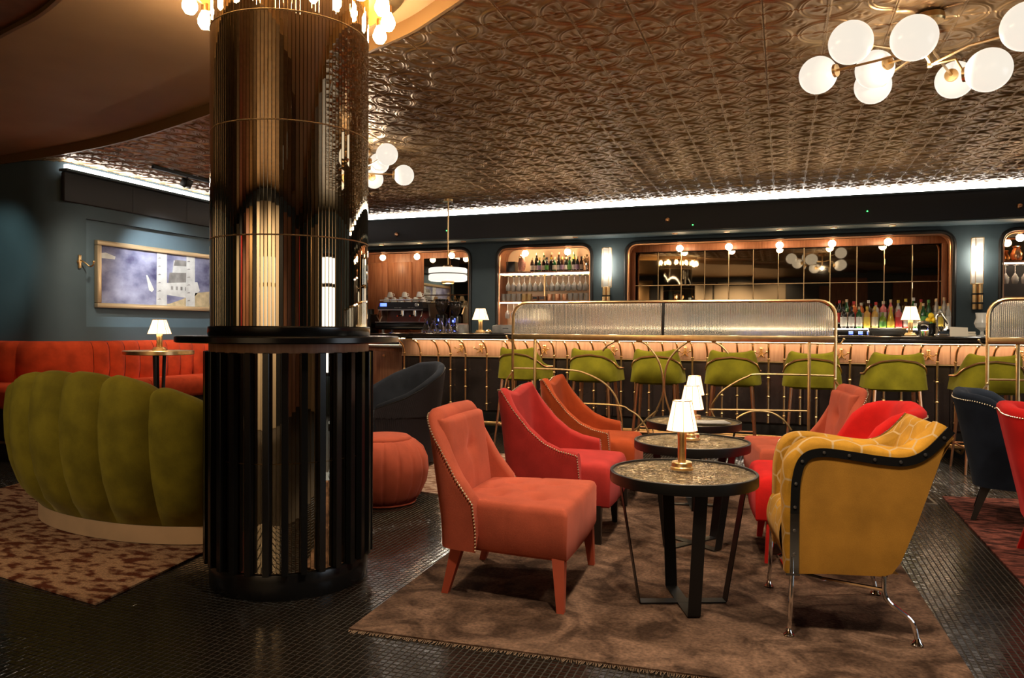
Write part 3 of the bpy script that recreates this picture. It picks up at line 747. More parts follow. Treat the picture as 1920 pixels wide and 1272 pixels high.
    seat = MB(); prof = rounded([(0.42, 0.44), (-0.005, 0.47), (-0.035, 0.36), (0.0, 0.25), (0.40, 0.24)], 0.05, 6)
    sp = [Vector((q.x, 0, q.y)) for q in prof]; rings = []; uv = []; L = 0
    for i, p in enumerate(sp):
        if i: L += (p-sp[i-1]).length
        rings.append([Vector((p.x, 0.06+(Wd-0.12)*k/8, p.z)) for k in range(9)]); uv += [(L, (Wd-0.12)*k/8) for k in range(9)]
    seat.loft(rings, False, False, uv=uv).build('seat', MT['hex'], t, angle=60)
    MB().box((0.18, Wd/2, 0.245), (0.34, Wd-0.04, 0.012)).build('underside', MT['blackmetal'], t)
    for y in (0.0, Wd+0.07):
        f = MB().tube([(0.011, y, 0.30), (0.011, y, 0.229), (0.003, y, 0.02)], 0.009, 10).build('front_leg', MT['chrome'], t)
        MB().lathe([(0.017, 0.0), (0.020, 0.005), (0.012, 0.014), (0.009, 0.03)], 14, (0.002, y, 0)).build('foot', MT['chrome'], f)
        r = MB().tube(rounded([(0.332, y, 0.25), (0.332, y, 0.165), (0.435, y, 0.088), (0.447, y, 0.02)], 0.04, 6), 0.009, 10).build('rear_leg', MT['chrome'], t)
        MB().lathe([(0.019, 0.0), (0.022, 0.006), (0.014, 0.016), (0.009, 0.03)], 14, (0.448, y, 0)).build('foot', MT['chrome'], r)
        MB().tube([(0.332, y, 0.197), (0.13, y+(0.06 if y < 0.1 else -0.06), 0.205), (0.011, y+(0.2 if y < 0.1 else -0.2), 0.195)], 0.008, 8).build('side_stretcher', MT['chrome'], t)
    MB().tube([(0.011, 0.18, 0.195), (0.011, Wd-0.18, 0.195)], 0.008, 8).build('cross_stretcher', MT['chrome'], t)
    MB().box((0.012, 0.0, 0.235), (0.05, 0.02, 0.008)).build('bracket', MT['chrome'], t)
yellow_chair()

# ------------------------------------------------------------------ round tables and their lamps
def relief_mat():
    m = M('cast_relief_top', (0.30, 0.22, 0.125), 0.24, 0.6, var=0.35, vs=14); nt = m.node_tree; N = nt.nodes; L = nt.links
    tc = N.new('ShaderNodeTexCoord'); vo = N.new('ShaderNodeTexNoise'); vo.inputs['Scale'].default_value = 9; vo.inputs['Detail'].default_value = 1.5; vo.inputs['Distortion'].default_value = 2.5
    wv = N.new('ShaderNodeMath'); wv.operation = 'MULTIPLY'; wv.inputs[1].default_value = 60; sn = N.new('ShaderNodeMath'); sn.operation = 'SINE'
    L.new(tc.outputs['Object'], vo.inputs['Vector']); L.new(vo.outputs['Fac'], wv.inputs[0]); L.new(wv.outputs[0], sn.inputs[0])
    bs = N['Principled BSDF']; old = bs.inputs['Base Color'].links[0].from_socket
    gt = N.new('ShaderNodeMapRange'); gt.inputs[1].default_value = -1; gt.inputs[2].default_value = 0.3; gt.inputs[3].default_value = 0.25; gt.inputs[4].default_value = 1.5; L.new(sn.outputs[0], gt.inputs[0])
    mx = N.new('ShaderNodeVectorMath'); mx.operation = 'SCALE'; L.new(old, mx.inputs[0]); L.new(gt.outputs[0], mx.inputs[3]); L.new(mx.outputs[0], bs.inputs['Base Color'])
    bp = N.new('ShaderNodeBump'); bp.inputs['Strength'].default_value = 0.8; bp.inputs['Distance'].default_value = 0.009
    L.new(sn.outputs[0], bp.inputs['Height']); L.new(bp.outputs[0], N['Principled BSDF'].inputs['Normal'])
    return m
MT['relief'] = relief_mat()
def round_table(label, loc, rz):
    t = thing('round_table', label, 'table', loc, rz, 'round side tables down the middle of the rug')
    R, zt = 0.305, 0.558
    MB().lathe([(R-0.012, zt-0.045), (R, zt-0.045), (R+0.001, zt-0.043), (R+0.001, zt-0.002), (R-0.001, zt), (R-0.011, zt), (R-0.012, zt-0.004)], 72).build('rim', MT['blackmetal'], t)
    MB().lathe([(0.0, zt-0.03), (R-0.011, zt-0.03), (R-0.011, zt-0.008), (0.0, zt-0.008)], 72).build('top_panel', MT['relief'], t)
    for k in range(4):
        a = k*PI/2; u = Vector((cos(a), sin(a), 0)); n = Vector((-sin(a), cos(a), 0)); m = MB(); pth = [(0.272, zt-0.03), (0.268, zt-0.05), (0.186, 0.012), (0.180, 0.004), (0.02, 0.004)]
        ring = []
        for i, (r, z) in enumerate(pth):
            th = 0.004; dn = Vector((0, 0, th)) if i >= 3 else u*(-th)
            p = u*r+Vector((0, 0, z))
            ring.append([p+n*0.026, p-n*0.026, p-n*0.026+dn, p+n*0.026+dn])
        m.loft(ring).build('leg', MT['blackmetal'], t, angle=20)
    MB().box((0, 0, 0.005), (0.052, 0.052, 0.007)).build('base_cross', MT['blackmetal'], t)
    return t
for k, (loc, rz, lb) in enumerate([((-0.392, 3.215, 0.012), rad(22), 'round black-rimmed table with cast relief top, nearest of three'),
        ((-0.458, 4.123, 0.012), rad(55), 'round black-rimmed relief table, middle of the row of three'),
        ((-0.55, 5.037, 0.012), rad(12), 'round black-rimmed table, farthest of three, near the bar stools')]):
    round_table(lb, loc, rz)
def table_lamp(label, loc, sc=1.0):
    t = thing('table_lamp', label, 'lamp', loc, rad(12), 'small lit lamps on the round tables'); t.scale = (sc,)*3
    MB().lathe([(0.0, 0), (0.048, 0), (0.048, 0.010), (0.044, 0.013), (0.043, 0.016), (0.043, 0.030), (0.040, 0.034), (0.0, 0.036)], 32).build('base', MT['brass'], t)
    MB().lathe([(0.017, 0.034), (0.018, 0.14), (0.021, 0.165), (0.021, 0.172), (0.0, 0.173)], 24).build('stem', MT['brass'], t)
    rf = lambda a, z: 1-0.035*abs(sin(4*a))+0.02
    sh = MB(); pr = []
    sh.lathe([(0.063, 0.166), (0.056, 0.20), (0.046, 0.25), (0.038, 0.292)], 64, rf=rf, caps=False)
    s_ = sh.build('lamp_shade', MT['shade'], t, angle=60)
    m = MB()
    for k in range(8):
        a = k*PI/4; m.tube([(0.0635*cos(a)*1.02, 0.0635*sin(a)*1.02, 0.166), (0.0385*cos(a)*1.02, 0.0385*sin(a)*1.02, 0.292)], 0.0012, 5)
    for r, z in ((0.0635, 0.166), (0.0385, 0.292)):
        m.tube([(r*rf(2*PI*i/48, 0)*cos(2*PI*i/48), r*rf(2*PI*i/48, 0)*sin(2*PI*i/48), z) for i in range(48)], 0.0018, 5, True)
    m.build('shade_frame', MT['brass'], s_); point((0, 0, 0.215), 2.2, WARM, 0.02, t)
    return t
table_lamp('small brass lamp with lit scalloped shade on the nearest round table', (-0.40, 3.235, 0.5712))
table_lamp('small lit lamp on the middle round table', (-0.462, 4.14, 0.5712))
table_lamp('small lit lamp on the farthest round table', (-0.548, 5.06, 0.5712))
tagt(MB().rbox((-0.45, 4.93, 0.5768), (0.26, 0.15, 0.010), 0.003, rad(20)).build('menu_folder', MT['greypaint']), 'grey folded menu lying on the farthest round table', 'menu')

def square_lamp(label, loc, rz=0.0, sc=1.0):
    t = thing('square_lamp', label, 'lamp', loc, rz, 'square brass lamps'); t.scale = (sc,)*3
    MB().rbox((0, 0, 0.010), (0.105, 0.105, 0.020), 0.003).rbox((0, 0, 0.026), (0.085, 0.085, 0.014), 0.003).build('base', MT['brass'], t)
    m = MB()
    for a, b in ((-1, -1), (1, -1), (1, 1), (-1, 1)): m.rbox((a*0.011, b*0.011, 0.095), (0.021, 0.021, 0.13), 0.002)
    m.build('stem', MT['brass'], t)
    def fr(w, z): return [(a*w, b*w, z) for a, b in ((-1, -1), (0, -1), (1, -1), (1, 0), (1, 1), (0, 1), (-1, 1), (-1, 0))]
    s_ = MB().loft([fr(0.084, 0.155), fr(0.066, 0.215), fr(0.046, 0.29)], True, False).build('lamp_shade', MT['shade'], t, angle=20)
    m = MB()
    for i in range(8): m.tube([fr(0.085, 0.155)[i], fr(0.047, 0.29)[i]], 0.0018, 5)
    m.tube(fr(0.085, 0.155), 0.0022, 5, True).tube(fr(0.047, 0.29), 0.003, 5, True)
    m.build('shade_frame', MT['brass'], s_); point((0, 0, 0.20), 2.5, WARM, 0.02, t)
    return t

# ------------------------------------------------------------------ pouf, fringed tub chair
def pouf():
    t = thing('pouf', 'coral velvet pumpkin pouf beside the mirrored column', 'pouf', (-2.52, 4.43, 0.003))
    def rf(a, z): return 1-0.035*(1-abs(sin(9*a)))**3
    pr = [(0.0, 0.012), (0.20, 0.012), (0.225, 0.02), (0.255, 0.06), (0.292, 0.14), (0.305, 0.22), (0.298, 0.30), (0.268, 0.37), (0.215, 0.415), (0.185, 0.425)]
    MB().lathe(pr, 180, rf=rf).build('body', MT['coral'], t, angle=70)
    MB().lathe([(0.188, 0.418), (0.19, 0.43), (0.165, 0.447), (0.10, 0.455), (0.0, 0.457)], 60).build('top_pad', MT['coral'], t, angle=70)
    MB().lathe([(0.0, 0.0), (0.215, 0.0), (0.222, 0.006), (0.222, 0.014), (0.0, 0.014)], 60).build('base', MT['coral'], t)
pouf()
def tub_chair():
    t = thing('fringed_tub_chair', 'slate velvet tub chair with long dark fringe, behind the pouf', 'chair', (-3.17, 5.72, 0.0135), rad(232))
    pts = [(0.36*cos(rad(a))-0.0, 0.40*sin(rad(a))) for a in range(42, 319, 6)]
    hf = lambda x, y, s: interp(abs(2*s-1), [0, 0.25, 0.5, 0.75, 1], [0.865, 0.845, 0.75, 0.62, 0.53])
    m, out, H, nu = shell(pts, hf, 0.03, 0.06, 0.36, lean=0.10, zl=0.3, flare=0.05, nu=72)
    m.build('tub_shell', MT['slate'], t, angle=60)
    MB().tube([out(i, H[i]-0.035, 0.002) for i in range(nu)], 0.005, 6).build('piping', MT['blackwood'], t)
    cushion(-0.32, 0.34, 0.56, 0.60, 0.05, 0.42, 0.06, 0.03).build('seat', MT['slate'], t, angle=60)
    fr = MB(); rg = random.Random(2)
    for tier, (za, zb) in enumerate(((0.0, 0.43), (0.40, 1.0))):
        for q in range(330):
            i = q*(nu-1)/329; i0 = int(i); f = i-i0; i1 = min(i0+1, nu-1); h = H[i0]*(1-f)+H[i1]*f-0.04
            zt = h if tier else min(0.44, h-0.02); zb_ = 0.03 if not tier else 0.42+0.012*rg.random()
            if zt < zb_+0.02: continue
            a = out(i0, zt, 0.004+0.004*tier).lerp(out(i1, zt, 0.004+0.004*tier), f); b = out(i0, zb_, 0.006+0.008*tier).lerp(out(i1, zb_, 0.006+0.008*tier), f)
            fr.tube([a, b], 0.0028, 4)
    fr.build('fringe', M('fringe_plum', (0.020, 0.013, 0.017), 0.6, sheen=0.3), t, kind='stuff')
tub_chair()

# ------------------------------------------------------------------ green channel-back sofa on a gold plinth
def green_sofa():
    cx, cy, a, b = -3.38, 3.595, 1.045, 0.55
    t = thing('curved_sofa', 'moss green channel-tufted curved sofa on a gold plinth, back to the camera', 'sofa', (cx, cy, 0.0125))
    el = lambda ph, k, z=0: Vector(((a if cos(ph) < 0 else 0.83)*k*cos(ph), b*k*sin(ph), z))
    MB().loft([[el(2*PI*i/96, 0.985, 0.0) for i in range(96)], [el(2*PI*i/96, 1.0, 0.004) for i in range(96)], [el(2*PI*i/96, 1.0, 0.098) for i in range(96)], [el(2*PI*i/96, 0.97, 0.1) for i in range(96)]]).build('plinth', MT['gold'], t, angle=40)
    ks = lambda z: interp(z, [0.10, 0.2, 0.35, 0.5, 0.65, 0.8, 0.92], [0.0, 0.05, 0.10, 0.125, 0.13, 0.115, 0.085])
    hh = lambda ph: interp(abs((ph-rad(258))), [0, 0.35, 0.7, 1.0, 1.4, 1.8], [0.905, 0.89, 0.825, 0.735, 0.63, 0.56])
    # channel borders at about equal arc length round the rear
    NN = 400; phs = [rad(150)+rad(240)*i/NN for i in range(NN+1)]; L = [0]
    for p, q in zip(phs, phs[1:]): L.append(L[-1]+(el(p, 1.2)-el(q, 1.2)).length)
    K = 11; edges = [float(np.interp(L[-1]*k/K, L, phs)) for k in range(K+1)]
    for p0, p1 in zip(edges, edges[1:]):
        rings = []
        for i in range(13):
            s = i/12; ph = p0+(p1-p0)*s; bl = 0.045*(1-abs(2*s-1)**2.6); h = hh(ph)-0.02*(abs(2*s-1)**4); ring = []
            def pt(z, inset=0.0):
                v = el(ph, 1.0, z); aa = a if v.x < 0 else 0.83; n = Vector((v.x/(aa*aa), v.y/(b*b), 0)).normalized()
                f = min(1, (z-0.10)/0.10)
                return v+n*(ks(z)+bl*f-inset)
            for q in range(16): ring.append(pt(0.10+(h-0.045-0.10)*q/15))
            for q in range(1, 7):
                A = PI*q/6; ring.append(pt(h-0.045, 0.07-0.07*cos(A))+Vector((0, 0, 0.045*sin(A)+0.3*bl*sin(A))))
            for q in range(1, 6): ring.append(pt(h-0.045-(h-0.045-0.38)*q/5, 0.14+0.02*q))
            rings.append(ring)
        MB().loft(rings, False, False).build('back_channel', MT['green'], t, angle=75)
    MB().loft([[el(2*PI*i/64, k, z) for i in range(64)] for k, z in ((1.0, 0.11), (1.02, 0.36), (0.98, 0.40), (0.9, 0.415), (0.5, 0.42))]).build('seat', MT['green'], t, angle=60)
green_sofa()

# ------------------------------------------------------------------ banquette along the left wall
def banquette():
    t = thing('channel_banquette', 'long orange-red velvet banquette with channelled back along the teal wall', 'bench', (0, 0, 0))
    Z0, ZS, ZB = 0.15, 0.640, 1.03
    def panel(p0, p1, n, name='back_channel'):
        p0, p1, n = Vector(p0), Vector(p1), Vector(n); p0, p1 = p0.lerp(p1, 0.014), p1.lerp(p0, 0.014); rings = []
        for i in range(11):
            s = i/10; base = p0.lerp(p1, s); bl = 0.05*(1-abs(2*s-1)**2.2); ring = []
            for d, z in ((0.0, ZB), (0.05, ZB+0.0), (0.09, ZB-0.015), (0.115, ZB-0.06), (0.125, ZB-0.13), (0.13, ZS+0.12), (0.115, ZS+0.02), (0.10, ZS-0.06)):
                q = base+n*(d+bl*(0.3 if d < 0.06 else 1)); ring.append(Vector((q.x, q.y, z)))
            rings.append(ring)
        MB().loft(rings, False, False).build(name, MT['bench'], t, angle=75)
    ys = [5.452+0.186*k for k in range(19)]
    for ya, yb in zip(ys, ys[1:]): panel((LX, ya, 0), (LX, yb, 0), (1, 0, 0))
    xs = [-6.72-0.44*k for k in range(5)]
    for xa, xb in zip(xs, xs[1:]): panel((xb, 5.12, 0), (xa, 5.12, 0), (0, -1, 0))
    # rounded corner channel
    rings = []
    for i in range(13):
        A = rad(-90+90*i/12); c_ = Vector((-6.75, 5.45)); ring = []; s = i/12; bl = 0.03*(1-abs(2*s-1)**3)
        for d, z in ((0.0, ZB), (0.05, ZB), (0.09, ZB-0.015), (0.115, ZB-0.06), (0.125, ZB-0.13), (0.13, ZS+0.12), (0.115, ZS+0.02), (0.10, ZS-0.06)):
            r = 0.33+d+bl; ring.append(Vector((c_.x+r*cos(A), c_.y+r*sin(A), z)))
        rings.append(ring)
    MB().loft(rings, False, False).build('corner_channel', MT['bench'], t, angle=75)
    sp = lambda d: [(0.08, ZS), (d-0.05, ZS+0.01), (d-0.012, ZS-0.012), (d, ZS-0.06), (d-0.005, ZS-0.16), (d-0.04, ZS-0.2), (0.08, ZS-0.2)]
    ys2 = [5.12, 5.75, 6.75, 7.75, 8.85]
    for ya, yb in zip(ys2, ys2[1:]):
        MB().loft([[Vector((LX+d, y, z)) for d, z in sp(0.56)] for y in (ya+0.004, yb-0.004)]).build('seat_cushion', MT['bench'], t, angle=50)
    xs2 = [-5.9, -6.6, -7.4, -8.4]
    for xa, xb in zip(xs2, xs2[1:]):
        MB().loft([[Vector((x, 5.12-d, z)) for d, z in sp(0.50)] for x in (xb+0.004, xa-0.004)]).build('seat_cushion', MT['bench'], t, angle=50)
    MB().box((LX+0.25, 6.95, 0.30), (0.44, 3.6, 0.28)).box((-7.2, 4.90, 0.30), (2.4, 0.40, 0.28)).build('base', MT['blackwood'], t)
banquette()
def bench_table():
    t = thing('brass_edged_table', 'small round table with a polished brass edge in front of the banquette', 'table', (-5.49, 5.46, 0.15))
    MB().lathe([(0.0, 0.762), (0.30, 0.762), (0.308, 0.766), (0.308, 0.796), (0.302, 0.80), (0.296, 0.80)], 64).build('brass_edge', MT['brass'], t)
    MB().lathe([(0.0, 0.79), (0.297, 0.79), (0.297, 0.798), (0.0, 0.798)], 48).build('top_panel', MT['marble'], t)
    for k in range(3):
        a = k*2*PI/3+0.5; m = MB().tube([(0.05*cos(a), 0.05*sin(a), 0.76), (0.035*cos(a), 0.035*sin(a), 0.3), (0.2*cos(a), 0.2*sin(a), 0.008)], 0.016, 8)
        m.build('leg', MT['blackmetal'], t)
bench_table()
square_lamp('square brass lamp with lit shade on the brass-edged table by the banquette', (-5.47, 5.45, 0.949), rad(30))

# ------------------------------------------------------------------ rugs
def rug(label, poly, c1, c2, vs, lo, hi, stretch=(1, 1, 1), fringe=None, dist=0.0):
    m = M('rug_weave', c1, 0.95, col2=c2, vs=vs, detail=9, lo=lo, hi=hi, bump=0.6, bs=120, stretch=stretch, spec=0.1, fine=0.75, dist=dist, fs=70)
    o = MB().prism(poly, 0.0035, 0.012).build('rug', m, None, smooth=False); tagt(o, label, 'rug', 'distressed rugs')
    if fringe:
        (a, b) = fringe; a, b = Vector((*a, 0.006)), Vector((*b, 0.006)); d = (b-a).normalized(); n = Vector((d.y, -d.x, 0)); f = MB(); rg = random.Random(1)
        L = (b-a).length
        for i in range(int(L/0.006)):
            p = a+d*(i*0.006); q = p+n*(0.014+0.014*rg.random())+d*rg.uniform(-0.008, 0.008)+Vector((0, 0, rg.uniform(-0.003, 0.001)))
            f.tube([p, q], 0.0016, 3)
        f.build('fringe', M('rug_fringe', (0.26, 0.16, 0.09), 0.9), o, kind='stuff')
rug('brown faded rug under the lounge chairs and round tables', [(-1.555, 2.478), (0.62, 2.60), (0.50, 5.55), (-1.70, 5.43)], (0.050, 0.027, 0.016), (0.185, 0.105, 0.064), 4.6, 0.36, 0.64, dist=1.6, fringe=((-1.555, 2.478), (0.62, 2.60)))
rug('tan and russet mottled rug under the green sofa', [(-2.68, 2.33), (-3.02, 4.62), (-5.36, 4.28), (-4.98, 2.69)], (0.095, 0.024, 0.010), (0.36, 0.200, 0.105), 10.5, 0.42, 0.54, (1, 1.8, 1))
rug('dark red patterned rug at the right edge', [(1.035, 3.3), (3.6, 3.5), (3.5, 6.4), (1.06, 5.95)], (0.035, 0.012, 0.009), (0.20, 0.060, 0.040), 11, 0.40, 0.62, (1, 2.4, 1))
rug('pale pink patterned rug under the fringed tub chair', [(-2.26, 4.74), (-2.14, 5.4), (-2.2, 6.5), (-4.2, 6.5), (-4.2, 5.05)], (0.19, 0.085, 0.05), (0.48, 0.32, 0.22), 12, 0.40, 0.60, (1, 2.0, 1))

# ------------------------------------------------------------------ painting, coat hook, track light, smoke detector
def painting():
    x = LX-0.05; t = thing('framed_painting', 'wide framed painting of birch trunks and a white ferry on violet ground', 'painting', (0, 0, 0))
    y0, y1, z0, z1 = 5.61, 7.75, 1.361, 2.037; w_ = 0.05
    m = MB()
    for a, b, c_, d in ((y0, y1, z0, z0+w_), (y0, y1, z1-w_, z1), (y0, y0+w_, z0+w_, z1-w_), (y1-w_, y1, z0+w_, z1-w_)):
        m.rbox((x+0.025, (a+b)/2, (c_+d)/2), (0.05, b-a, d-c_), 0.008)
    m.build('frame', MT['frame'], t)
    cv = MB().box((x+0.018, (y0+y1)/2, (z0+z1)/2), (0.02, y1-y0-0.08, z1-z0-0.08)).build('canvas', MT['canvas'], t)
    def flat(poly, mat, name, lay=1): MB().plate([(q[0], q[1]) for q in poly], (x+0.0285+0.0006*lay, 0, 0), (0, 1, 0), (0, 0, 1), (1, 0, 0), 0.0008).build(name, mat, cv, smooth=False)
    flat([(6.30, 1.412), (7.71, 1.412), (7.71, 1.60), (7.2, 1.60), (6.95, 1.57), (6.75, 1.49), (6.55, 1.43)], MT['sand'], 'shore')
    flat([(6.52, 1.53), (6.90, 1.50), (7.02, 1.60), (6.98, 1.70), (6.50, 1.66)], MT['birch'], 'hull')
    flat([(6.54, 1.66), (6.93, 1.70), (6.90, 1.80), (6.56, 1.78)], MT['greypaint'], 'deckhouse')
    flat([(6.60, 1.78), (6.88, 1.80), (6.86, 1.92), (6.62, 1.92)], MT['birch'], 'bridge'); flat([(6.62, 1.86), (6.86, 1.87), (6.85, 1.93), (6.64, 1.93)], MT['greypaint'], 'roof', 2)
    for k in range(5): flat([(6.58+0.07*k, 1.59), (6.61+0.07*k, 1.59), (6.61+0.07*k, 1.63), (6.58+0.07*k, 1.63)], MT['greypaint'], 'porthole', 2)
    for ya, yb in ((6.37, 6.52), (6.80, 6.94)):
        flat([(ya, 1.412), (yb, 1.412), (yb, 1.986), (ya+0.01, 1.986)], MT['birch'], 'birch_trunk', 3)
        for k in range(6): flat([(ya+0.01, 1.47+0.09*k), (ya+0.07, 1.475+0.09*k), (ya+0.05, 1.487+0.09*k)], MT['greypaint'], 'bark_mark', 4)
    flat([(6.23, 1.73), (6.25, 1.73), (6.34, 1.58), (6.31, 1.55), (6.27, 1.57)], MT['birch'], 'figure', 2)
    flat([(5.67, 1.86), (5.83, 1.86), (5.84, 1.89), (5.72, 1.92), (5.67, 1.91)], MT['birch'], 'cloud', 2)
painting()
def wall_hook():
    t = thing('coat_hook', 'small brass coat hook on the dark wall left of the painting', 'hook', (-6.424, 5.40, 1.80))
    MB().lathe([(0.0, 0), (0.022, 0), (0.024, 0.01), (0.018, 0.02), (0.0, 0.022)], 16, (0, 0, 0.0), Matrix.Rotation(PI/2, 3, 'Y')).rbox((0.012, 0, 0), (0.016, 0.03, 0.13), 0.006).build('backplate', MT['brass'], t)
    MB().tube(rounded([(0.01, 0, 0.02), (0.06, 0.02, -0.01), (0.09, 0.05, -0.05), (0.12, 0.06, -0.03), (0.125, 0.06, 0.0)], 0.03, 4), 0.007, 8).sphere((0.125, 0.06, 0.0), 0.012, 10, 8).build('prong', MT['brass'], t)
wall_hook()
def track_light():
    t = thing('track_light', 'short black ceiling track with one cube spotlight aimed at the painting', 'spotlight', (0, 0, 0))
    MB().box((-5.73, 6.1, 2.716), (0.03, 0.95, 0.03)).build('track', MT['blackmetal'], t)
    Mx = Matrix.Rotation(rad(28), 3, 'Y')
    MB().rbox((-5.74, 6.07, 2.64), (0.075, 0.085, 0.085), 0.006, m=Mx).build('spot_head', MT['blackmetal'], t)
    MB().cyl((-5.73, 6.07, 2.66), 0.008, 0.06, 8).build('yoke', MT['blackmetal'], t)
track_light()
t = thing('smoke_detector', 'round white smoke detector on the tin ceiling near the bar', 'smoke detector', (-0.411, 8.69, 0))
MB().lathe([(0.0, 2.70), (0.045, 2.70), (0.056, 2.712), (0.056, 2.725), (0.0, 2.728)], 28).build('housing', MT['white'], t); MB().lathe([(0.0, 2.688), (0.028, 2.69), (0.03, 2.70), (0.0, 2.70)], 20).build('sensor_cap', MT['white'], t)
t = thing('floor_outlet', 'flush square metal-framed floor hatch between the rugs', 'floor hatch', (0.86, 5.80, 0.0), rad(4))
m = MB()
for c_, d in (((0, 0.11, 0.004), (0.24, 0.016, 0.006)), ((0, -0.11, 0.004), (0.24, 0.016, 0.006)), ((0.112, 0, 0.004), (0.016, 0.2, 0.006)), ((-0.112, 0, 0.004), (0.016, 0.2, 0.006))): m.box(c_, d)
m.build('rim', MT['steel'], t); MB().box((0, 0, 0.003), (0.208, 0.204, 0.004)).build('lid', MT['tile'], t)
# ------------------------------------------------------------------ the bar
XL, XR = -4.22, 4.6
def bar():
    t = thing('cocktail_bar', 'curved-rail bar front with lit walnut fascia and brass rods', 'bar', (0, 0, 0))
    MB().box(((XL+XR)/2, 8.2, 0.55), (XR-XL-0.06, 0.62, 1.0)).build('carcass', MT['blackwood'], t)
    MB().box(((XL+XR)/2, 7.90, 0.125), (XR-XL, 0.06, 0.25)).build('plinth', MT['blackmetal'], t)
    n = 14; w_ = (XR-XL)/n
    dk = MB().rbox((0, 7.86, 0.55), (w_-0.004, 0.02, 0.60), 0.003, seg=1).mesh('dark_panel'); dk.materials.append(MT['barpanel'])
    wd = MB().rbox((0, 7.86, 0.955), (w_-0.003, 0.02, 0.185), 0.002, seg=1).mesh('wood_panel'); wd.materials.append(MT['walnutlight'])
    for k in range(n):
        x = XL+w_*(k+0.5); link('dark_panel', dk, None, t, (x, 0, 0)); link('wood_panel', wd, None, t, (x, 0, 0))
    MB().box(((XL+XR)/2, 7.845, 0.857), (XR-XL, 0.012, 0.010)).build('divider_strip', MT['gold'], t)
    path = [(0, 7.80, 0.255), (0, 7.80, 0.60), (0, 7.80, 0.87), (0, 7.79, 0.92), (0, 7.765, 0.965), (0, 7.72, 1.005), (0, 7.665, 1.03), (0, 7.63, 1.035)]
    m = MB().tube(path, 0.0105, 8)
    for z in (0.885, 0.70, 0.515, 0.33): m.sphere((0, 7.80, z), 0.0165, 10, 8, 0.8)
    rm = m.mesh('brass_rod'); rm.materials.append(MT['brass'])
    xs = [-4.16, -3.95, -3.722, -3.567, -3.382, -3.122, -2.86]+[-0.132+0.1468*k for k in range(-18, 32)]
    for x in xs: link('brass_rod', rm, None, t, (x, 0, 0))
    hk = MB().rbox((0, 7.835, 0.955), (0.03, 0.02, 0.09), 0.006)
    for s in (-1, 1):
        hk.tube([(0, 7.83, 0.955), (s*0.03, 7.80, 0.935), (s*0.055, 7.775, 0.955)], 0.006, 6).sphere((s*0.057, 7.773, 0.958), 0.010, 8, 6)
        hk.tube([(0, 7.83, 0.94), (s*0.025, 7.80, 0.905), (s*0.035, 7.785, 0.90)], 0.006, 6)
    hk.sphere((0, 7.805, 0.99), 0.013, 8, 6)
    hm = hk.mesh('hook'); hm.materials.append(MT['brass'])
    for x in (-3.448, -3.206, -2.452, -1.696, -0.944, -0.203, 0.527, 1.267, 2.0, 2.75): link('hook', hm, None, t, (x, 0, 0))
    MB().tube([(XL, 7.55, 0.145), (XR, 7.55, 0.145)], 0.024, 12).build('foot_rail', MT['brass'], t)
    br = MB().tube(rounded([(0, 7.88, 0.08), (0, 7.6, 0.08), (0, 7.55, 0.13)], 0.04, 4), 0.012, 8).mesh('rail_bracket'); br.materials.append(MT['brass'])
    for k in range(7): link('rail_bracket', br, None, t, (-3.9+1.35*k, 0, 0))
    MB().box(((XL+XR)/2+0.05, 7.74, 1.047), (XR-XL-0.3, 0.016, 0.010)).build('light_strip', MT['ledwarm'], t)
    MB().box(((XL+XR)/2, 7.63, 1.046), (XR-XL-0.05, 0.03, 0.012)).build('lip', MT['brass'], t)
bar()
def bar_top():
    prof = [(8.52, 1.060), (7.62, 1.060), (7.60, 1.066), (7.592, 1.078), (7.600, 1.092), (7.592, 1.102), (7.600, 1.116), (7.62, 1.122), (8.52, 1.122)]
    rings = []
    for x, k in ((XL-0.08, 0.10), (XL-0.05, 0.03), (XL, 0.0), (XR, 0.0)):
        rings.append([(x, y+(k if y < 8 else -k*0.4), z) for y, z in prof])
    tagt(MB().loft(rings).build('marble_worktop', MT['marble'], None, angle=25), 'long dark polished bar top with a moulded edge', 'worktop')
bar_top()
def service_counter():
    t = thing('service_counter', 'low walnut service counter with steel top beside the bar end', 'cabinet', (0, 0, 0))
    MB().box((-5.05, 8.35, 0.47), (1.5, 0.6, 0.94)).build('body', MT['walnut'], t)
    for k in range(3):
        d = MB().rbox((-5.55+0.5*k, 8.04, 0.46), (0.48, 0.025, 0.86), 0.004).build('door', MT['walnut'], t)
        MB().lathe([(0.008, 0), (0.008, 0.015), (0.018, 0.02), (0.016, 0.03), (0, 0.032)], 14, (-5.55+0.5*k, 8.03, 0.84), Matrix.Rotation(PI/2, 3, 'X')).build('knob', MT['brass'], d)
    MB().rbox((-5.05, 8.35, 0.955), (1.54, 0.66, 0.03), 0.006).build('worktop', MT['steel'], t)
    MB().rbox((-5.02, 8.35, 1.085), (1.36, 0.55, 0.05), 0.01).build('raised_shelf', MT['marble'], t)
    for x in (-5.6, -4.45): MB().cyl((x, 8.25, 0.97), 0.02, 0.09, 10).build('support', MT['steel'], t)
    MB().box((-5.0, 8.25, 1.052), (1.2, 0.03, 0.010)).build('light_strip', MT['ledwarm'], t)
service_counter()
tagt(MB().rbox((-4.85, 9.20, 1.06), (2.0, 0.56, 0.06), 0.006).rbox((-4.85, 9.24, 0.51), (1.96, 0.46, 1.02), 0.005).build('back_counter', MT['marble']), 'dark back counter under the coffee machine', 'counter')
tagt(MB().rbox((0.2, 9.20, 1.06), (7.7, 0.34, 0.06), 0.006).rbox((0.2, 9.21, 0.51), (7.6, 0.30, 1.02), 0.005).build('back_counter', MT['marble']), 'dark back counter running below the bottle display', 'counter')

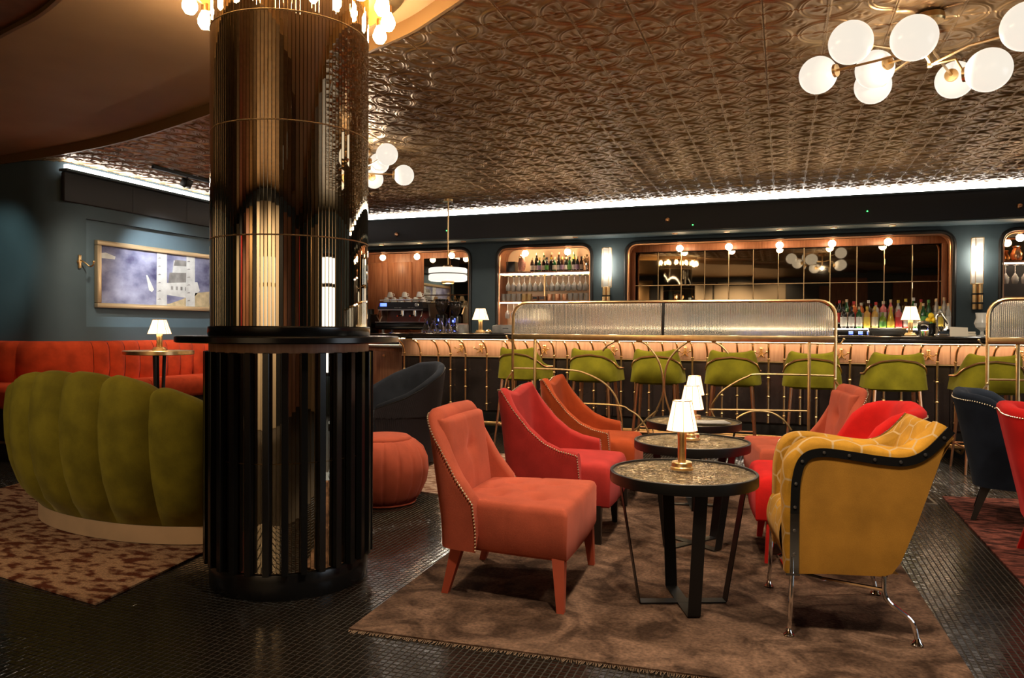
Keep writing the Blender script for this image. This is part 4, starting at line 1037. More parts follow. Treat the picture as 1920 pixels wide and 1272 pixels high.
# ------------------------------------------------------------------ bar stools
def stool():
    t = thing('bar_stool', '', 'bar stool', (0, 0, 0), 0, 'olive bar stools along the bar')
    pln = rounded([(0.20, 0.255), (-0.17, 0.245), (-0.17, -0.245), (0.20, -0.255)], 0.16, 8)
    def hf(x, y, s):
        if x > -0.10: return interp(x, [-0.10, -0.03, 0.04, 0.12, 0.2], [0.985, 0.91, 0.84, 0.81, 0.80])
        return 0.985-0.022*(1-min(1, (abs(y)/0.2)**2))
    m, out, H, nu = shell(pln, hf, 0.672, 0.045, 0.72, lean=0.10, zl=0.70, flare=-0.13, nu=72)
    m.build('bucket_shell', MT['stool'], t, angle=60)
    path = []
    for i in range(nu):
        s = abs(2*i/(nu-1)-1); path.append(out(i, min(H[i]-0.006, interp(s, [0, 0.25, 0.45, 0.62, 0.75, 1.0], [0.922, 0.905, 0.86, 0.805, 0.79, 0.788])), 0.004))
    MB().tube(path, 0.0075, 7).build('piping', MT['copper'], t)
    cushion(-0.125, 0.22, 0.38, 0.47, 0.662, 0.755, 0.035, 0.015, nx=18, ny=18).build('seat', MT['stool'], t, angle=60)
    MB().rbox((0.03, 0, 0.662), (0.30, 0.38, 0.02), 0.008).build('seat_base', MT['stool'], t)
    for sx in (-1, 1):
        for sy in (-1, 1):
            MB().tube([(0.02+sx*0.13, sy*0.17, 0.66), (0.02+sx*0.21, sy*0.215, 0.0)], [0.017, 0.010], 10).build('leg', MT['copper'], t)
    q = [(0.02+sx*0.185, sy*0.201, 0.21) for sx, sy in ((-1, -1), (1, -1), (1, 1), (-1, 1))]
    for a, b in zip(q, q[1:]+q[:1]): MB().tube([a, b], 0.008, 8).build('foot_bar', MT['copper'], t)
    return t
s0 = stool()
SX = [-2.47, -1.735, -1.12, -0.435, 0.245, 0.905, 1.60]
SL = ['olive velvet bar stool farthest left, nearest the drum pendant', 'olive bar stool second from the left along the bar', 'olive bar stool third from the left, behind the brass arcs',
      'olive bar stool in the middle of the row of seven', 'olive bar stool third from the right, behind the coral chair', 'olive bar stool second from the right, fully clear of the glass screens',
      'olive bar stool at the right end, behind the cropped glass screen']
for k, (x, lb) in enumerate(zip(SX, SL)):
    o = s0 if k == 0 else copy_tree(s0)
    o['label'] = lb; o.location = (x, 7.14+(0.02 if k % 2 else 0), 0.004); o.rotation_euler = (0, 0, rad(90+(-9, -3, 2, 1, -1, 2, 4)[k]))

# ------------------------------------------------------------------ brass and reeded glass screens
def reeded(x0, x1, z0, z1, rcorner, left, right):
    pitch = 0.013; n = int((x1-x0)/pitch); rings = []
    k = 6
    for i in range(n*k+1):
        x = x0+(x1-x0)*i/(n*k); y = 0.0075*abs(sin(PI*i/k)); top = z1
        dl = x-x0 if left else 9; dr = x1-x if right else 9; d = min(dl, dr)
        if d < rcorner: top = z1-rcorner+math.sqrt(max(0, rcorner**2-(rcorner-d)**2))
        rings.append([(x, -y-0.002, z0), (x, 0.003, z0), (x, 0.003, top), (x, -y-0.002, top)])
    return MB().loft(rings)
def screen(label, X0, X1, Y, panes, extra, posts):
    t = thing('brass_screen', label, 'screen', (0, Y, 0), 0, 'brass and reeded glass screens')
    r = 0.13
    fr = rounded([(X0, 0, 0.02), (X0, 0, 1.413), (X1, 0, 1.413), (X1, 0, 0.02)], 0.15, 8)
    MB().tube(fr, 0.013, 8).build('frame', MT['brass'], t)
    MB().rbox(((X0+X1)/2, 0, 1.098), (X1-X0, 0.035, 0.05), 0.006).build('bottom_rail', MT['brass'], t)
    for i, (a, b) in enumerate(panes):
        reeded(a, b, 1.125, 1.398, r, i == 0 and a < X0+0.05, i == len(panes)-1 and b > X1-0.05).build('glass_pane', MT['reeded'], t, angle=60)
    for a, b in zip(panes, panes[1:]):
        MB().rbox(((a[1]+b[0])/2, 0, 1.26), (0.022, 0.03, 0.29), 0.004).build('pane_bar', MT['blackmetal'], t)
    for x in posts:
        p = MB().rbox((x, 0, 0.545), (0.024, 0.024, 1.08), 0.004).build('post', MT['brass'], t)
    for x in (X0, X1, *posts): MB().lathe([(0.04, 0.005), (0.04, 0.014), (0.016, 0.022)], 16, (x, 0, 0)).build('foot', MT['brass'], t)
    for pl_ in extra: MB().tube([(x, 0.0, z) for x, z in smoothc(pl_)], 0.0085, 8).build('arc', MT['brass'], t)
    for x, s in ((X0, -1), (X1, 1)):
        MB().tube(rounded([(x, 0, 1.07), (x+s*0.035, -0.01, 1.06), (x+s*0.06, -0.01, 1.10)], 0.02, 4), 0.006, 6).sphere((x+s*0.06, -0.01, 1.102), 0.010, 8, 6).build('hook', MT['brass'], t)
        MB().tube([(x-s*0.0, -0.012, 0.77), (x+s*0.05, -0.02, 0.70), (x+s*0.07, -0.02, 0.60)], 0.008, 6).sphere((x, -0.012, 0.775), 0.013, 8, 6).build('scroll', MT['brass'], t)
EX = [[(-1.511, 0.979), (-1.453, 1.037), (-1.315, 1.091), (-1.202, 1.073), (-1.113, 1.032), (-1.019, 0.903), (-0.977, 0.742), (-0.980, 0.603), (-1.039, 0.447), (-1.09, 0.35)],
      [(-0.86, 0.35), (-0.910, 0.453), (-0.957, 0.604), (-0.963, 0.742), (-0.936, 0.882), (-0.856, 0.998), (-0.744, 1.077), (-0.642, 1.097), (-0.509, 1.048), (-0.431, 0.973)],
      [(-2.369, 0.807), (-2.032, 0.806), (-1.825, 0.801), (-1.700, 0.785), (-1.553, 0.726), (-1.455, 0.658), (-1.392, 0.574), (-1.353, 0.472), (-1.333, 0.340), (-1.323, 0.02)],
      [(0.401, 0.806), (-0.173, 0.804), (-0.279, 0.779), (-0.385, 0.722), (-0.484, 0.647), (-0.549, 0.559), (-0.571, 0.504), (-0.557, 0.455), (-0.508, 0.384)],
      [(-2.145, 0.498), (-1.684, 0.502), (-1.358, 0.495), (-1.263, 0.457), (-1.187, 0.408), (-1.116, 0.309), (-1.09, 0.24)],
      [(-0.584, 0.494), (-0.281, 0.502), (0.20, 0.513)],
      [(-0.361, 0.427), (-0.297, 0.470), (-0.213, 0.496), (-0.087, 0.488), (0.009, 0.431), (0.072, 0.350)],
      [(-1.20, 0.30), (-1.10, 0.40), (-1.02, 0.47)]]
screen('brass screen with two long reeded glass panes and looping arcs before the stools', -2.362, 0.398, 6.55, [(-2.345, -0.992), (-0.966, 0.382)], EX, (-2.145, 0.202))
EX2 = [[(1.455, 0.806), (1.9, 0.806), (2.3, 0.80), (2.55, 0.70), (2.7, 0.5)]]
screen('brass and reeded glass screen cut off by the right edge', 1.455, 4.2, 6.55, [(1.472, 2.82), (2.846, 4.18)], EX2, (1.652, 4.0))

# ------------------------------------------------------------------ back bar niches
def niche(k, label, mats):
    x0, x1 = NI[k]; d = 0.42; t = thing('wall_niche', label, 'niche', (0, 0, 0), 0, 'wood-lined niches in the bar wall'); z0, z1 = NZ0, NZ1
    out = rounded([(x0, 0, z0), (x0, 0, z1), (x1, 0, z1), (x1, 0, z0)], [0, NR*2, NR*2, 0], 8)
    rings = [[Vector((p.x, BW, p.z)) for p in out], [Vector((p.x, BW+d, p.z)) for p in out]]
    MB().loft(rings, False, False).build('lining', MT['walnut'], t, angle=50)
    fr = [Vector((p.x, BW-0.012, p.z)) for p in out]
    MB().tube(fr, 0.022, 8).build('frame', MT['trimdark'], t)
    o2 = rounded([(x0+0.03, 0, z0), (x0+0.03, 0, z1-0.03), (x1-0.03, 0, z1-0.03), (x1-0.03, 0, z0)], [0, NR*1.6, NR*1.6, 0], 8)
    MB().tube([Vector((p.x, BW+0.01, p.z)) for p in o2], 0.012, 6).build('inner_bead', MT['copper'], t)
    MB().box(((x0+x1)/2, BW+d+0.01, (z0+z1)/2), (x1-x0, 0.02, z1-z0)).build('back_panel', mats, t)
    MB().box(((x0+x1)/2, BW+d/2, z0-0.0), (x1-x0, d, 0.02)).build('sill', MT['walnut'], t)
    return t
n1 = niche(0, 'wood-lined niche with mirror behind the coffee machine', MT['walnut'])
n2 = niche(1, 'wood-lined niche with lit shelves of bottles and hanging glasses', M('cream_panel', (0.78, 0.58, 0.38), 0.6))
n3 = niche(2, 'wide wood-framed niche backed by smoked mirror panes', MT['trimdark'])
n4 = niche(3, 'wood-lined niche with shelves at the right edge', MT['trimdark'])
def mirror_panes(t, xs, zs, y, seed):
    rg = random.Random(seed)
    for xa, xb in zip(xs, xs[1:]):
        for za, zb in zip(zs, zs[1:]):
            MB().rbox(((xa+xb)/2, y, (za+zb)/2), (xb-xa-0.008, 0.008, zb-za-0.008), 0.004, seg=1, m=Matrix.Rotation(rg.gauss(0, 0.004), 3, 'Z') @ Matrix.Rotation(rg.gauss(0, 0.003), 3, 'X')).build('mirror_pane', MT['barmirror'], t, smooth=False)
mirror_panes(n3, [-1.836+0.2955*k for k in range(13)], [1.02, 1.753, 2.185], 9.86, 3)
MB().rbox((-0.06, 9.84, 2.235), (3.66, 0.04, 0.095), 0.008).build('header_board', MT['walnut'], n3)
for x in (-1.868, 1.745): MB().rbox((x, 9.84, 1.6), (0.06, 0.04, 1.18), 0.008).build('side_board', MT['walnut'], n3)
mirror_panes(n1, [-4.95, -4.52, -4.075], [1.12, 1.66, 2.20], 9.86, 4)
mirror_panes(n4, [2.25, 2.9, 3.5, 4.15], [1.96, 2.24], 9.86, 5)
for k in range(12):
    if k: MB().box((-1.836+0.2955*k, 9.853, 1.60), (0.007, 0.006, 1.17)).build('mullion', MT['gold'], n3)
MB().box((-0.06, 9.853, 1.753), (3.56, 0.006, 0.007)).build('crossbar', MT['gold'], n3)
for x in (-5.75, -5.35): MB().rbox((x, 9.905, 1.65), (0.36, 0.02, 1.02), 0.008).build('panel', MT['walnut'], n1)
so = MB().cyl((0, 0, 0.05), 0.020, 0.05, 12).mesh('socket'); so.materials.append(MT['copper'])
bu = MB().sphere((0, 0, 0.0), 0.042, 16, 10).mesh('bulb'); bu.materials.append(MT['backbulb'])
for n_, xs in ((n1, (-5.479, -4.925, -4.382)), (n2, (-3.29, -2.698)), (n3, (-1.234, -0.638, -0.049, 0.533, 1.129)), (n4, (2.429, 3.1))):
    for x in xs: link('socket', so, None, n_, (x, 9.60, 2.185)); link('bulb', bu, None, n_, (x, 9.60, 2.20))
def shelf(n_, x0, x1, z, led=True):
    s_ = MB().rbox(((x0+x1)/2, 9.71, z), (x1-x0, 0.38, 0.022), 0.003).build('shelf', MT['walnut'], n_)
    if led: MB().box(((x0+x1)/2, 9.545, z-0.018), (x1-x0-0.02, 0.012, 0.012)).build('light_strip', MT['ledshelf'], s_)
for z in (1.935, 1.545): shelf(n2, -3.65, -2.35, z); shelf(n4, 2.23, 4.19, z)
MB().box((-3.0, 9.56, 1.735), (0.018, 0.02, 0.37)).build('divider', MT['brass'], n2)
for z in (1.905, ):
    for y in (9.6, 9.74): MB().box((-3.0, y, z), (1.28, 0.008, 0.006)).build('glass_rail', MT['brass'], n2)

# ------------------------------------------------------------------ wall sconces
def sconce(label, x, z1):
    t = thing('wall_sconce', label, 'wall light', (x, 9.40, z1-2.22), 0, 'glass tube wall sconces')
    def pr(r, z, n=5): return [Vector((r*cos(2*PI*i/n+0.4), r*sin(2*PI*i/n+0.4), z)) for i in range(n)]
    MB().loft([pr(0.062, 1.72), pr(0.062, 2.20), pr(0.050, 2.22)], True, False).build('glass_prism', MT['opal'], t, smooth=False)
    MB().lathe([(0.0, 1.85), (0.036, 1.86), (0.038, 1.90), (0.038, 2.09), (0.033, 2.12), (0.0, 2.125)], 20).build('lit_tube', MT['tubelight'], t)
    m = MB()
    for i in range(5): m.tube([pr(0.064, 1.71)[i], pr(0.064, 2.215)[i]], 0.004, 5)
    m.tube(pr(0.064, 1.71), 0.005, 5, True).tube(pr(0.062, 2.21), 0.004, 5, True)
    m.build('cage', MT['gold'], t)
    for dx in (-0.026, 0.026): MB().lathe([(0.0, 1.43), (0.022, 1.432), (0.024, 1.44), (0.024, 1.71)], 16, (dx, 0, 0)).build('tube_stem', MT['brass'], t)
    for z in (1.50, 1.60): MB().rbox((0, 0, z), (0.11, 0.056, 0.018), 0.004).build('clamp', MT['blackmetal'], t)
    MB().rbox((0, 0.06, 1.60), (0.05, 0.09, 0.16), 0.01).build('wall_bracket', MT['brass'], t)
sconce('lit glass tube sconce between the bottle niche and the wide mirror', -2.127, 2.223)
sconce('lit glass tube sconce right of the wide mirror niche', 1.987, 2.20)
# ------------------------------------------------------------------ bottles and glassware
def bprof(kind):
    return {'beer': [(0, 0), (0.030, 0), (0.032, 0.006), (0.032, 0.13), (0.026, 0.16), (0.014, 0.19), (0.013, 0.235), (0, 0.236)],
            'spirit': [(0, 0), (0.038, 0), (0.041, 0.008), (0.041, 0.19), (0.034, 0.215), (0.016, 0.235), (0.015, 0.29), (0, 0.291)],
            'slim': [(0, 0), (0.030, 0), (0.033, 0.008), (0.034, 0.20), (0.026, 0.24), (0.015, 0.265), (0.014, 0.33), (0, 0.331)],
            'squat': [(0, 0), (0.045, 0), (0.049, 0.01), (0.049, 0.13), (0.038, 0.165), (0.019, 0.19), (0.018, 0.235), (0, 0.236)],
            'cone': [(0, 0), (0.042, 0), (0.045, 0.01), (0.041, 0.12), (0.022, 0.21), (0.014, 0.25), (0.014, 0.285), (0, 0.286)]}[kind]
BMESH = {}
def bmesh_of(kind, col, lab, cap):
    k = (kind, col, lab, cap)
    if k not in BMESH:
        p = bprof(kind); R = p[2][0]; H = p[-1][1]
        b = MB().lathe(p, 18).mesh('glass_body'); b.materials.append(MT[col])
        l = MB().lathe([(R-0.001, 0.03), (R+0.0012, 0.03), (R+0.0012, p[3][1]*0.82), (R-0.001, p[3][1]*0.82)], 18).mesh('label_band'); l.materials.append(MT[lab])
        c = MB().lathe([(0.0165, H-0.035), (0.0175, H-0.034), (0.0175, H+0.004), (0, H+0.005)], 12).mesh('cap'); c.materials.append(MT[cap])
        BMESH[k] = (b, l, c)
    return BMESH[k]
def gcol(n, c, rough=0.08): MT[n] = M('bottle_'+n, c, rough, spec=0.8, coat=0.5)
for n, c in dict(amber_g=(0.16, 0.045, 0.008), brown_g=(0.035, 0.012, 0.006), green_g=(0.015, 0.10, 0.02), dark_g=(0.012, 0.012, 0.010), yellow_g=(0.75, 0.50, 0.03),
                 gold_g=(0.65, 0.36, 0.07), red_g=(0.60, 0.012, 0.02), pink_g=(0.68, 0.16, 0.17), clear_g=(0.55, 0.52, 0.46), lime_g=(0.22, 0.32, 0.02), orange_g=(0.62, 0.14, 0.02), blue_g=(0.03, 0.08, 0.25)).items(): gcol(n, c)
for n, c in dict(l_cream=(0.68, 0.60, 0.46), l_white=(0.72, 0.70, 0.66), l_black=(0.02, 0.02, 0.02), l_red=(0.62, 0.05, 0.05), l_green=(0.12, 0.35, 0.08), l_yellow=(0.75, 0.55, 0.08), l_blue=(0.10, 0.20, 0.42), l_mauve=(0.35, 0.24, 0.36)).items(): MT[n] = M(n, c, 0.6)
CN = dict(amber_g='amber', brown_g='brown', green_g='green', dark_g='black', yellow_g='yellow', gold_g='golden', red_g='red', pink_g='pink', clear_g='clear', lime_g='lime green', orange_g='orange', blue_g='blue')
def bottle(kind, col, lab, cap, loc, label, grp, sc=1.0):
    t = thing('bottle', label, 'bottle', loc, random.uniform(0, 6), grp); t.scale = (sc,)*3
    b, l, c = bmesh_of(kind, col, lab, cap)
    link('glass_body', b, None, t); link('label_band', l, None, t); link('cap', c, None, t)
labs = ['l_cream', 'l_cream', 'l_mauve', 'l_cream', 'l_green', 'l_black', 'l_cream', 'l_white', 'l_mauve', 'l_white', 'l_green', 'l_white', 'l_mauve', 'l_cream', 'l_red', 'l_red']
bc = ['brown_g', 'dark_g', 'green_g', 'brown_g', 'dark_g', 'dark_g', 'green_g', 'dark_g', 'brown_g', 'dark_g', 'green_g', 'dark_g', 'dark_g', 'brown_g', 'amber_g', 'amber_g']
for k in range(14):
    x = -3.20+0.0525*k
    bottle('beer', bc[k], labs[k], ('gold', 'l_black', 'l_yellow')[k % 3], (x, 9.62+0.02*(k % 2), 1.946), '%s beer bottle, %s from the left on the top shelf of the bottle niche' % (CN[bc[k]], ORD[k]), 'beer bottles on the top shelf', 0.80)
    if k % 2 == 0 and k < 12: bottle('slim', ('dark_g', 'green_g', 'amber_g', 'brown_g')[k//2 % 4], 'l_black', 'gold', (x+0.02, 9.76, 1.946), '%s tall bottle, %s in the rear row of the top shelf' % (('black', 'green', 'amber', 'brown')[k//2 % 4], ORD[k//2]), 'tall bottles at the rear of the top shelf', 0.80)
t = thing('owl_figurine', 'pink owl figurine at the left of the bottle shelf', 'figurine', (-3.34, 9.60, 1.946))
MB().lathe([(0, 0.012), (0.034, 0.016), (0.052, 0.06), (0.054, 0.12), (0.044, 0.165), (0.040, 0.19), (0.034, 0.215), (0.0, 0.235)], 24).build('body', M('pink_ceramic', (0.62, 0.28, 0.20), 0.3, var=0.2, vs=60), t)
for s in (-1, 1):
    MB().sphere((s*0.018, -0.036, 0.19), 0.012, 10, 8).build('eye', MT['gold'], t); MB().lathe([(0.012, 0.215), (0.0, 0.25)], 8, (s*0.024, 0, 0)).build('ear_tuft', MT['copper'], t)
    MB().rbox((s*0.018, -0.02, 0.008), (0.025, 0.04, 0.014), 0.004).build('foot', MT['gold'], t)
tagt(MB().rbox((-3.50, 9.66, 2.02), (0.13, 0.14, 0.145), 0.008).build('speaker', MT['blackplastic']), 'small black speaker box at the left end of the top shelf', 'speaker')
t = thing('silver_bouquet', 'silvery bouquet in a vase at the right end of the top shelf', 'vase', (-2.43, 9.62, 1.946)); t.scale = (1.1,)*3
MB().lathe([(0, 0), (0.025, 0), (0.018, 0.03), (0.03, 0.07), (0.022, 0.09)], 16).build('vase', MT['chrome'], t)
m = MB(); rg = random.Random(4)
for q in range(26): m.sphere((rg.gauss(0, 0.03), rg.gauss(0, 0.025), 0.13+rg.gauss(0, 0.03)), 0.017, 8, 6)
m.build('blossom', MT['gold'], t, kind='stuff')
# stem glasses, hung upside down
sg = MB().lathe([(0.034, 0.0), (0.032, -0.004), (0.004, -0.010), (0.0035, -0.085), (0.012, -0.10), (0.034, -0.135), (0.036, -0.165), (0.030, -0.205), (0.028, -0.205), (0.034, -0.165), (0.032, -0.137), (0.010, -0.104), (0.0, -0.10)], 16).mesh('stem_glass'); sg.materials.append(MT['rackglass'])
i = 0
for r, y in enumerate((9.59, 9.74)):
    for k in range(15):
        x = -3.53+0.0775*k+0.03*r; i += 1
        if abs(x+3.0) < 0.03: continue
        tagt(link('wine_glass', sg, None, None, (x, y, 1.898)), 'upturned wine glass, %s from the left in the %s hanging row' % (ORD[k], ('front', 'rear')[r]), 'glass', 'wine glasses hanging in the bottle niche')
for k in range(4): tagt(link('wine_glass', sg, None, None, (2.30+0.09*k, 9.62, 1.905)), 'upturned wine glass, %s from the left in the right-edge niche' % ORD[k], 'glass', 'wine glasses hanging in the right-edge niche')
for k in range(3): tagt(link('wine_glass', sg, None, None, (-3.55+0.09*k, 9.62, 1.522)), 'upturned wine glass, %s from the left under the lower shelf' % ORD[k], 'glass', 'wine glasses under the lower shelf')
tb = MB().lathe([(0, 0), (0.030, 0), (0.031, 0.006), (0.035, 0.095), (0.033, 0.095), (0.029, 0.012), (0, 0.010)], 16).mesh('tumbler'); tb.materials.append(MT['rackglass'])
tba = MB().lathe([(0, 0), (0.030, 0), (0.031, 0.006), (0.035, 0.095), (0.033, 0.095), (0.029, 0.012), (0, 0.010)], 16).mesh('tumbler'); tba.materials.append(M('amber_glass', (0.75, 0.50, 0.2), 0.1, alpha=0.5, spec=0.8))
for k, x in enumerate([-3.60, -3.525, -3.45, -3.375, -3.30, -3.225, -2.655, -2.58, -2.505, -2.43]):
    am = k in (4, 5); tagt(link('tumbler', tba if am else tb, None, None, (x, 9.60, 1.5575)), '%s tumbler, %s from the left on the middle shelf' % ('amber' if am else 'clear', ORD[k]), 'glass', 'tumblers on the middle shelf')
mg = MB().lathe([(0, 0), (0.034, 0), (0.036, 0.006), (0.037, 0.085), (0.034, 0.085), (0.033, 0.012), (0, 0.01)], 18).tube([(0.035, 0, 0.07), (0.06, 0, 0.065), (0.062, 0, 0.03), (0.036, 0, 0.02)], 0.005, 6).mesh('mug'); mg.materials.append(MT['copper'])
for k, x in enumerate((-2.94, -2.835, -2.73)): tagt(link('copper_mug', mg, None, None, (x, 9.60, 1.5575), (0, 0, -1.2)), 'copper mug, %s from the left on the middle shelf' % ORD[k], 'mug', 'copper mugs on the middle shelf')
for k, x in enumerate((-3.13, -3.035)):
    t = thing('drawer_box', 'dark open box, %s from the left on the middle shelf' % ORD[k], 'box', (x, 9.62, 1.557))
    MB().rbox((0, 0.0, 0.03), (0.08, 0.16, 0.06), 0.004).build('body', MT['walnut'], t); MB().box((0, -0.081, 0.035), (0.06, 0.004, 0.03)).build('front_slot', MT['trimdark'], t)
for k in range(5): tagt(link('tumbler', tb, None, None, (-3.60+0.075*k, 9.62, 1.0105)), 'clear tumbler, %s from the left at the foot of the bottle niche' % ORD[k], 'glass', 'tumblers at the foot of the bottle niche')
t = thing('copper_vase', 'small copper vase on the top shelf at the right edge', 'vase', (2.40, 9.62, 1.946))
MB().lathe([(0, 0), (0.04, 0), (0.055, 0.03), (0.056, 0.08), (0.04, 0.12), (0.03, 0.14), (0.04, 0.155)], 24).build('body', MT['copper'], t); MB().lathe([(0.04, 0.155), (0.043, 0.158), (0.04, 0.162)], 24).build('lip', MT['copper'], t)

# display riser and bottles below the wide mirror
r_ = thing('bottle_riser', 'stepped black riser with lit front edge under the mirror bottles', 'display riser', (0, 0, 0))
MB().rbox((-0.06, 9.58, 1.06), (3.60, 0.30, 0.10), 0.005).build('step', MT['black'], r_); MB().rbox((-0.06, 9.475, 1.145), (3.58, 0.17, 0.10), 0.004).build('front_step', MT['black'], r_)
MB().rbox((-0.06, 9.64, 1.17), (3.58, 0.14, 0.15), 0.004).build('rear_step', MT['black'], r_)
MB().box((-0.06, 9.386, 1.192), (3.5, 0.008, 0.010)).build('light_strip', MT['ledshelf'], r_)
for x in (0.73, 0.83, 0.92): MB().rbox((x, 9.385, 1.15), (0.045, 0.008, 0.035), 0.002).build('display', MT['bluescreen'], r_)
FR = [('spirit', 'dark_g', 'l_white', 'l_black'), ('spirit', 'dark_g', 'l_white', 'l_black'), ('spirit', 'green_g', 'l_white', 'gold'), ('spirit', 'gold_g', 'l_yellow', 'l_yellow'), ('spirit', 'gold_g', 'l_cream', 'l_yellow'),
      ('squat', 'lime_g', 'l_green', 'l_black'), ('cone', 'yellow_g', 'l_yellow', 'l_yellow'), ('spirit', 'pink_g', 'l_red', 'l_white'), ('spirit', 'red_g', 'l_white', 'l_red'), ('slim', 'green_g', 'l_cream', 'l_white'),
      ('slim', 'green_g', 'l_green', 'gold'), ('squat', 'green_g', 'l_green', 'l_black'), ('spirit', 'clear_g', 'l_yellow', 'l_yellow'), ('slim', 'clear_g', 'l_white', 'gold')]
for k, (kd, c_, l_, cp) in enumerate(FR):
    bottle(kd, c_, l_, cp, (0.655+0.0815*k, 9.43, 1.1965), '%s %s bottle, %s from the left in the front row below the mirror' % (CN[c_], kd, ORD[k]), 'front row of bottles below the mirror', 0.78 if kd == 'squat' else 0.86)
RW = [('slim', 'dark_g', 'l_red', 'l_red'), ('slim', 'green_g', 'l_cream', 'gold'), ('spirit', 'orange_g', 'l_red', 'l_red'), ('spirit', 'orange_g', 'l_cream', 'l_cream'), ('slim', 'brown_g', 'l_red', 'l_white'), ('spirit', 'clear_g', 'l_white', 'l_red'),
      ('spirit', 'pink_g', 'l_cream', 'l_cream'), ('slim', 'pink_g', 'l_mauve', 'gold'), ('slim', 'clear_g', 'l_yellow', 'l_yellow'), ('slim', 'brown_g', 'l_cream', 'l_yellow'), ('slim', 'green_g', 'l_green', 'l_white'), ('slim', 'gold_g', 'l_yellow', 'l_red'), ('slim', 'green_g', 'l_green', 'l_green'), ('slim', 'clear_g', 'l_white', 'gold'), ('slim', 'clear_g', 'l_cream', 'gold')]
for k, (kd, c_, l_, cp) in enumerate(RW):
    bottle(kd, c_, l_, cp, (0.62+0.0775*k, 9.60, 1.2465), '%s %s bottle, %s from the left in the rear row below the mirror' % (CN[c_], kd, ORD[k]), 'rear row of bottles below the mirror', (0.84, 0.88, 0.92, 0.86)[k % 4])
rg = random.Random(11); cs = list(CN)
for k in range(22):
    c_ = cs[rg.randrange(len(cs))]; kd = ('spirit', 'slim', 'beer')[rg.randrange(3)]
    bottle(kd, c_, ('l_cream', 'l_white', 'l_red', 'l_blue')[rg.randrange(4)], ('l_red', 'gold', 'l_white', 'l_black', 'l_blue')[rg.randrange(5)], (-1.78+0.108*k+rg.uniform(-0.006, 0.006), 9.46, 1.1965),
           '%s %s bottle, %s from the left, mostly hidden behind the glass screen' % (CN[c_], kd, ORD[k]), 'bottles hidden behind the glass screen', {'spirit': 1.1, 'slim': 1.0, 'beer': 1.3}[kd])

# ------------------------------------------------------------------ things on the bar
TZ = 1.1225
square_lamp('square brass lamp with lit shade on the left part of the bar', (-3.365, 8.2, TZ), rad(10))
square_lamp('square brass lamp with lit shade on the right part of the bar, before the bottles', (1.168, 8.2, TZ), rad(-8))
cf = MB().lathe([(0, 0), (0.040, 0), (0.046, 0.010), (0.044, 0.05), (0.028, 0.10), (0.017, 0.13), (0.019, 0.155), (0.028, 0.175), (0.026, 0.175), (0.016, 0.155), (0.014, 0.13), (0.025, 0.10), (0.04, 0.05), (0.042, 0.015), (0, 0.012)], 18).mesh('carafe'); cf.materials.append(MT['glass'])
for k in range(8):
    r, c_ = divmod(k, 4); tagt(link('carafe', cf, None, None, (-4.04+0.098*c_+0.04*r, 8.12+0.11*r, TZ)), 'small glass carafe, %s from the left in the %s row before the coffee machine' % (ORD[c_], ('front', 'rear')[r]), 'carafe', 'glass carafes on the bar end')
t = thing('card_terminal', 'grey till printer on the bar beside the left lamp', 'printer', (-3.06, 8.22, TZ))
MB().rbox((0, 0, 0.045), (0.26, 0.20, 0.09), 0.012).build('housing', MT['greypaint'], t); MB().box((0.04, -0.101, 0.055), (0.07, 0.003, 0.006)).build('slot', MT['trimdark'], t); MB().rbox((0, 0.0, 0.093), (0.2, 0.12, 0.008), 0.003).build('lid', MT['greypaint'], t)
t = thing('service_bell', 'small brass service bell beside the printer', 'bell', (-3.235, 8.13, TZ))
MB().lathe([(0, 0), (0.042, 0), (0.042, 0.006), (0, 0.008)], 20).build('base', MT['black'], t); MB().lathe([(0.038, 0.010), (0.036, 0.022), (0.022, 0.036), (0, 0.04)], 20).build('dome', MT['brass'], t); MB().cyl((0, 0, 0.038), 0.005, 0.012, 8).build('button', MT['brass'], t)
t = thing('napkin_holder', 'white slanted napkin holder on the bar near the right sconce', 'napkin holder', (1.575, 8.14, TZ), rad(-6))
MB().plate([(-0.075, 0), (0.075, 0), (0.07, 0.085), (-0.08, 0.092)], (0, 0.03, 0), (1, 0, 0), (0, 0, 1), (0, -1, 0), 0.012).build('front_plate', MT['paper'], t, smooth=False)
MB().box((0, 0.055, 0.02), (0.15, 0.06, 0.04)).build('tray', MT['paper'], t)
for k in range(2): tagt(MB().rbox((1.66, 8.27, TZ+0.0115+0.0235*k), (0.14-0.01*k, 0.12, 0.022), 0.004).build('linen_stack', MT['paper']), ('lower' if k == 0 else 'upper')+' folded white cloth in the pile by the glass goblet', 'cloth', 'folded cloths on the bar')
tagt(MB().lathe([(0, 0), (0.05, 0), (0.048, 0.008), (0.018, 0.02), (0.014, 0.045), (0.022, 0.06), (0.055, 0.085), (0.068, 0.13), (0.052, 0.175), (0.058, 0.225), (0.055, 0.225), (0.048, 0.175), (0.06, 0.13), (0.045, 0.09), (0, 0.07)], 28, (1.775, 8.2, TZ)).build('glass_goblet', MT['opal']), 'large empty glass goblet at the edge of the right screen', 'goblet')
tagt(MB().lathe([(0, 0), (0.10, 0), (0.135, 0.012), (0.137, 0.018), (0.10, 0.006), (0, 0.005)], 32, (0.96, 8.12, TZ)).build('serving_tray', MT['steel']), 'steel serving tray on the bar left of the right lamp', 'tray')
t = thing('bar_caddy', 'black ribbed bar caddy behind the serving tray', 'caddy', (0.98, 8.33, TZ))
MB().rbox((0, 0, 0.035), (0.34, 0.12, 0.07), 0.01).build('body', MT['blackplastic'], t); MB().rbox((0, 0, 0.074), (0.35, 0.13, 0.012), 0.004).build('rim', MT['steel'], t)
t = thing('glass_jar', 'clear jar of glassware right of the lamp on the bar', 'jar', (1.285, 8.24, TZ))
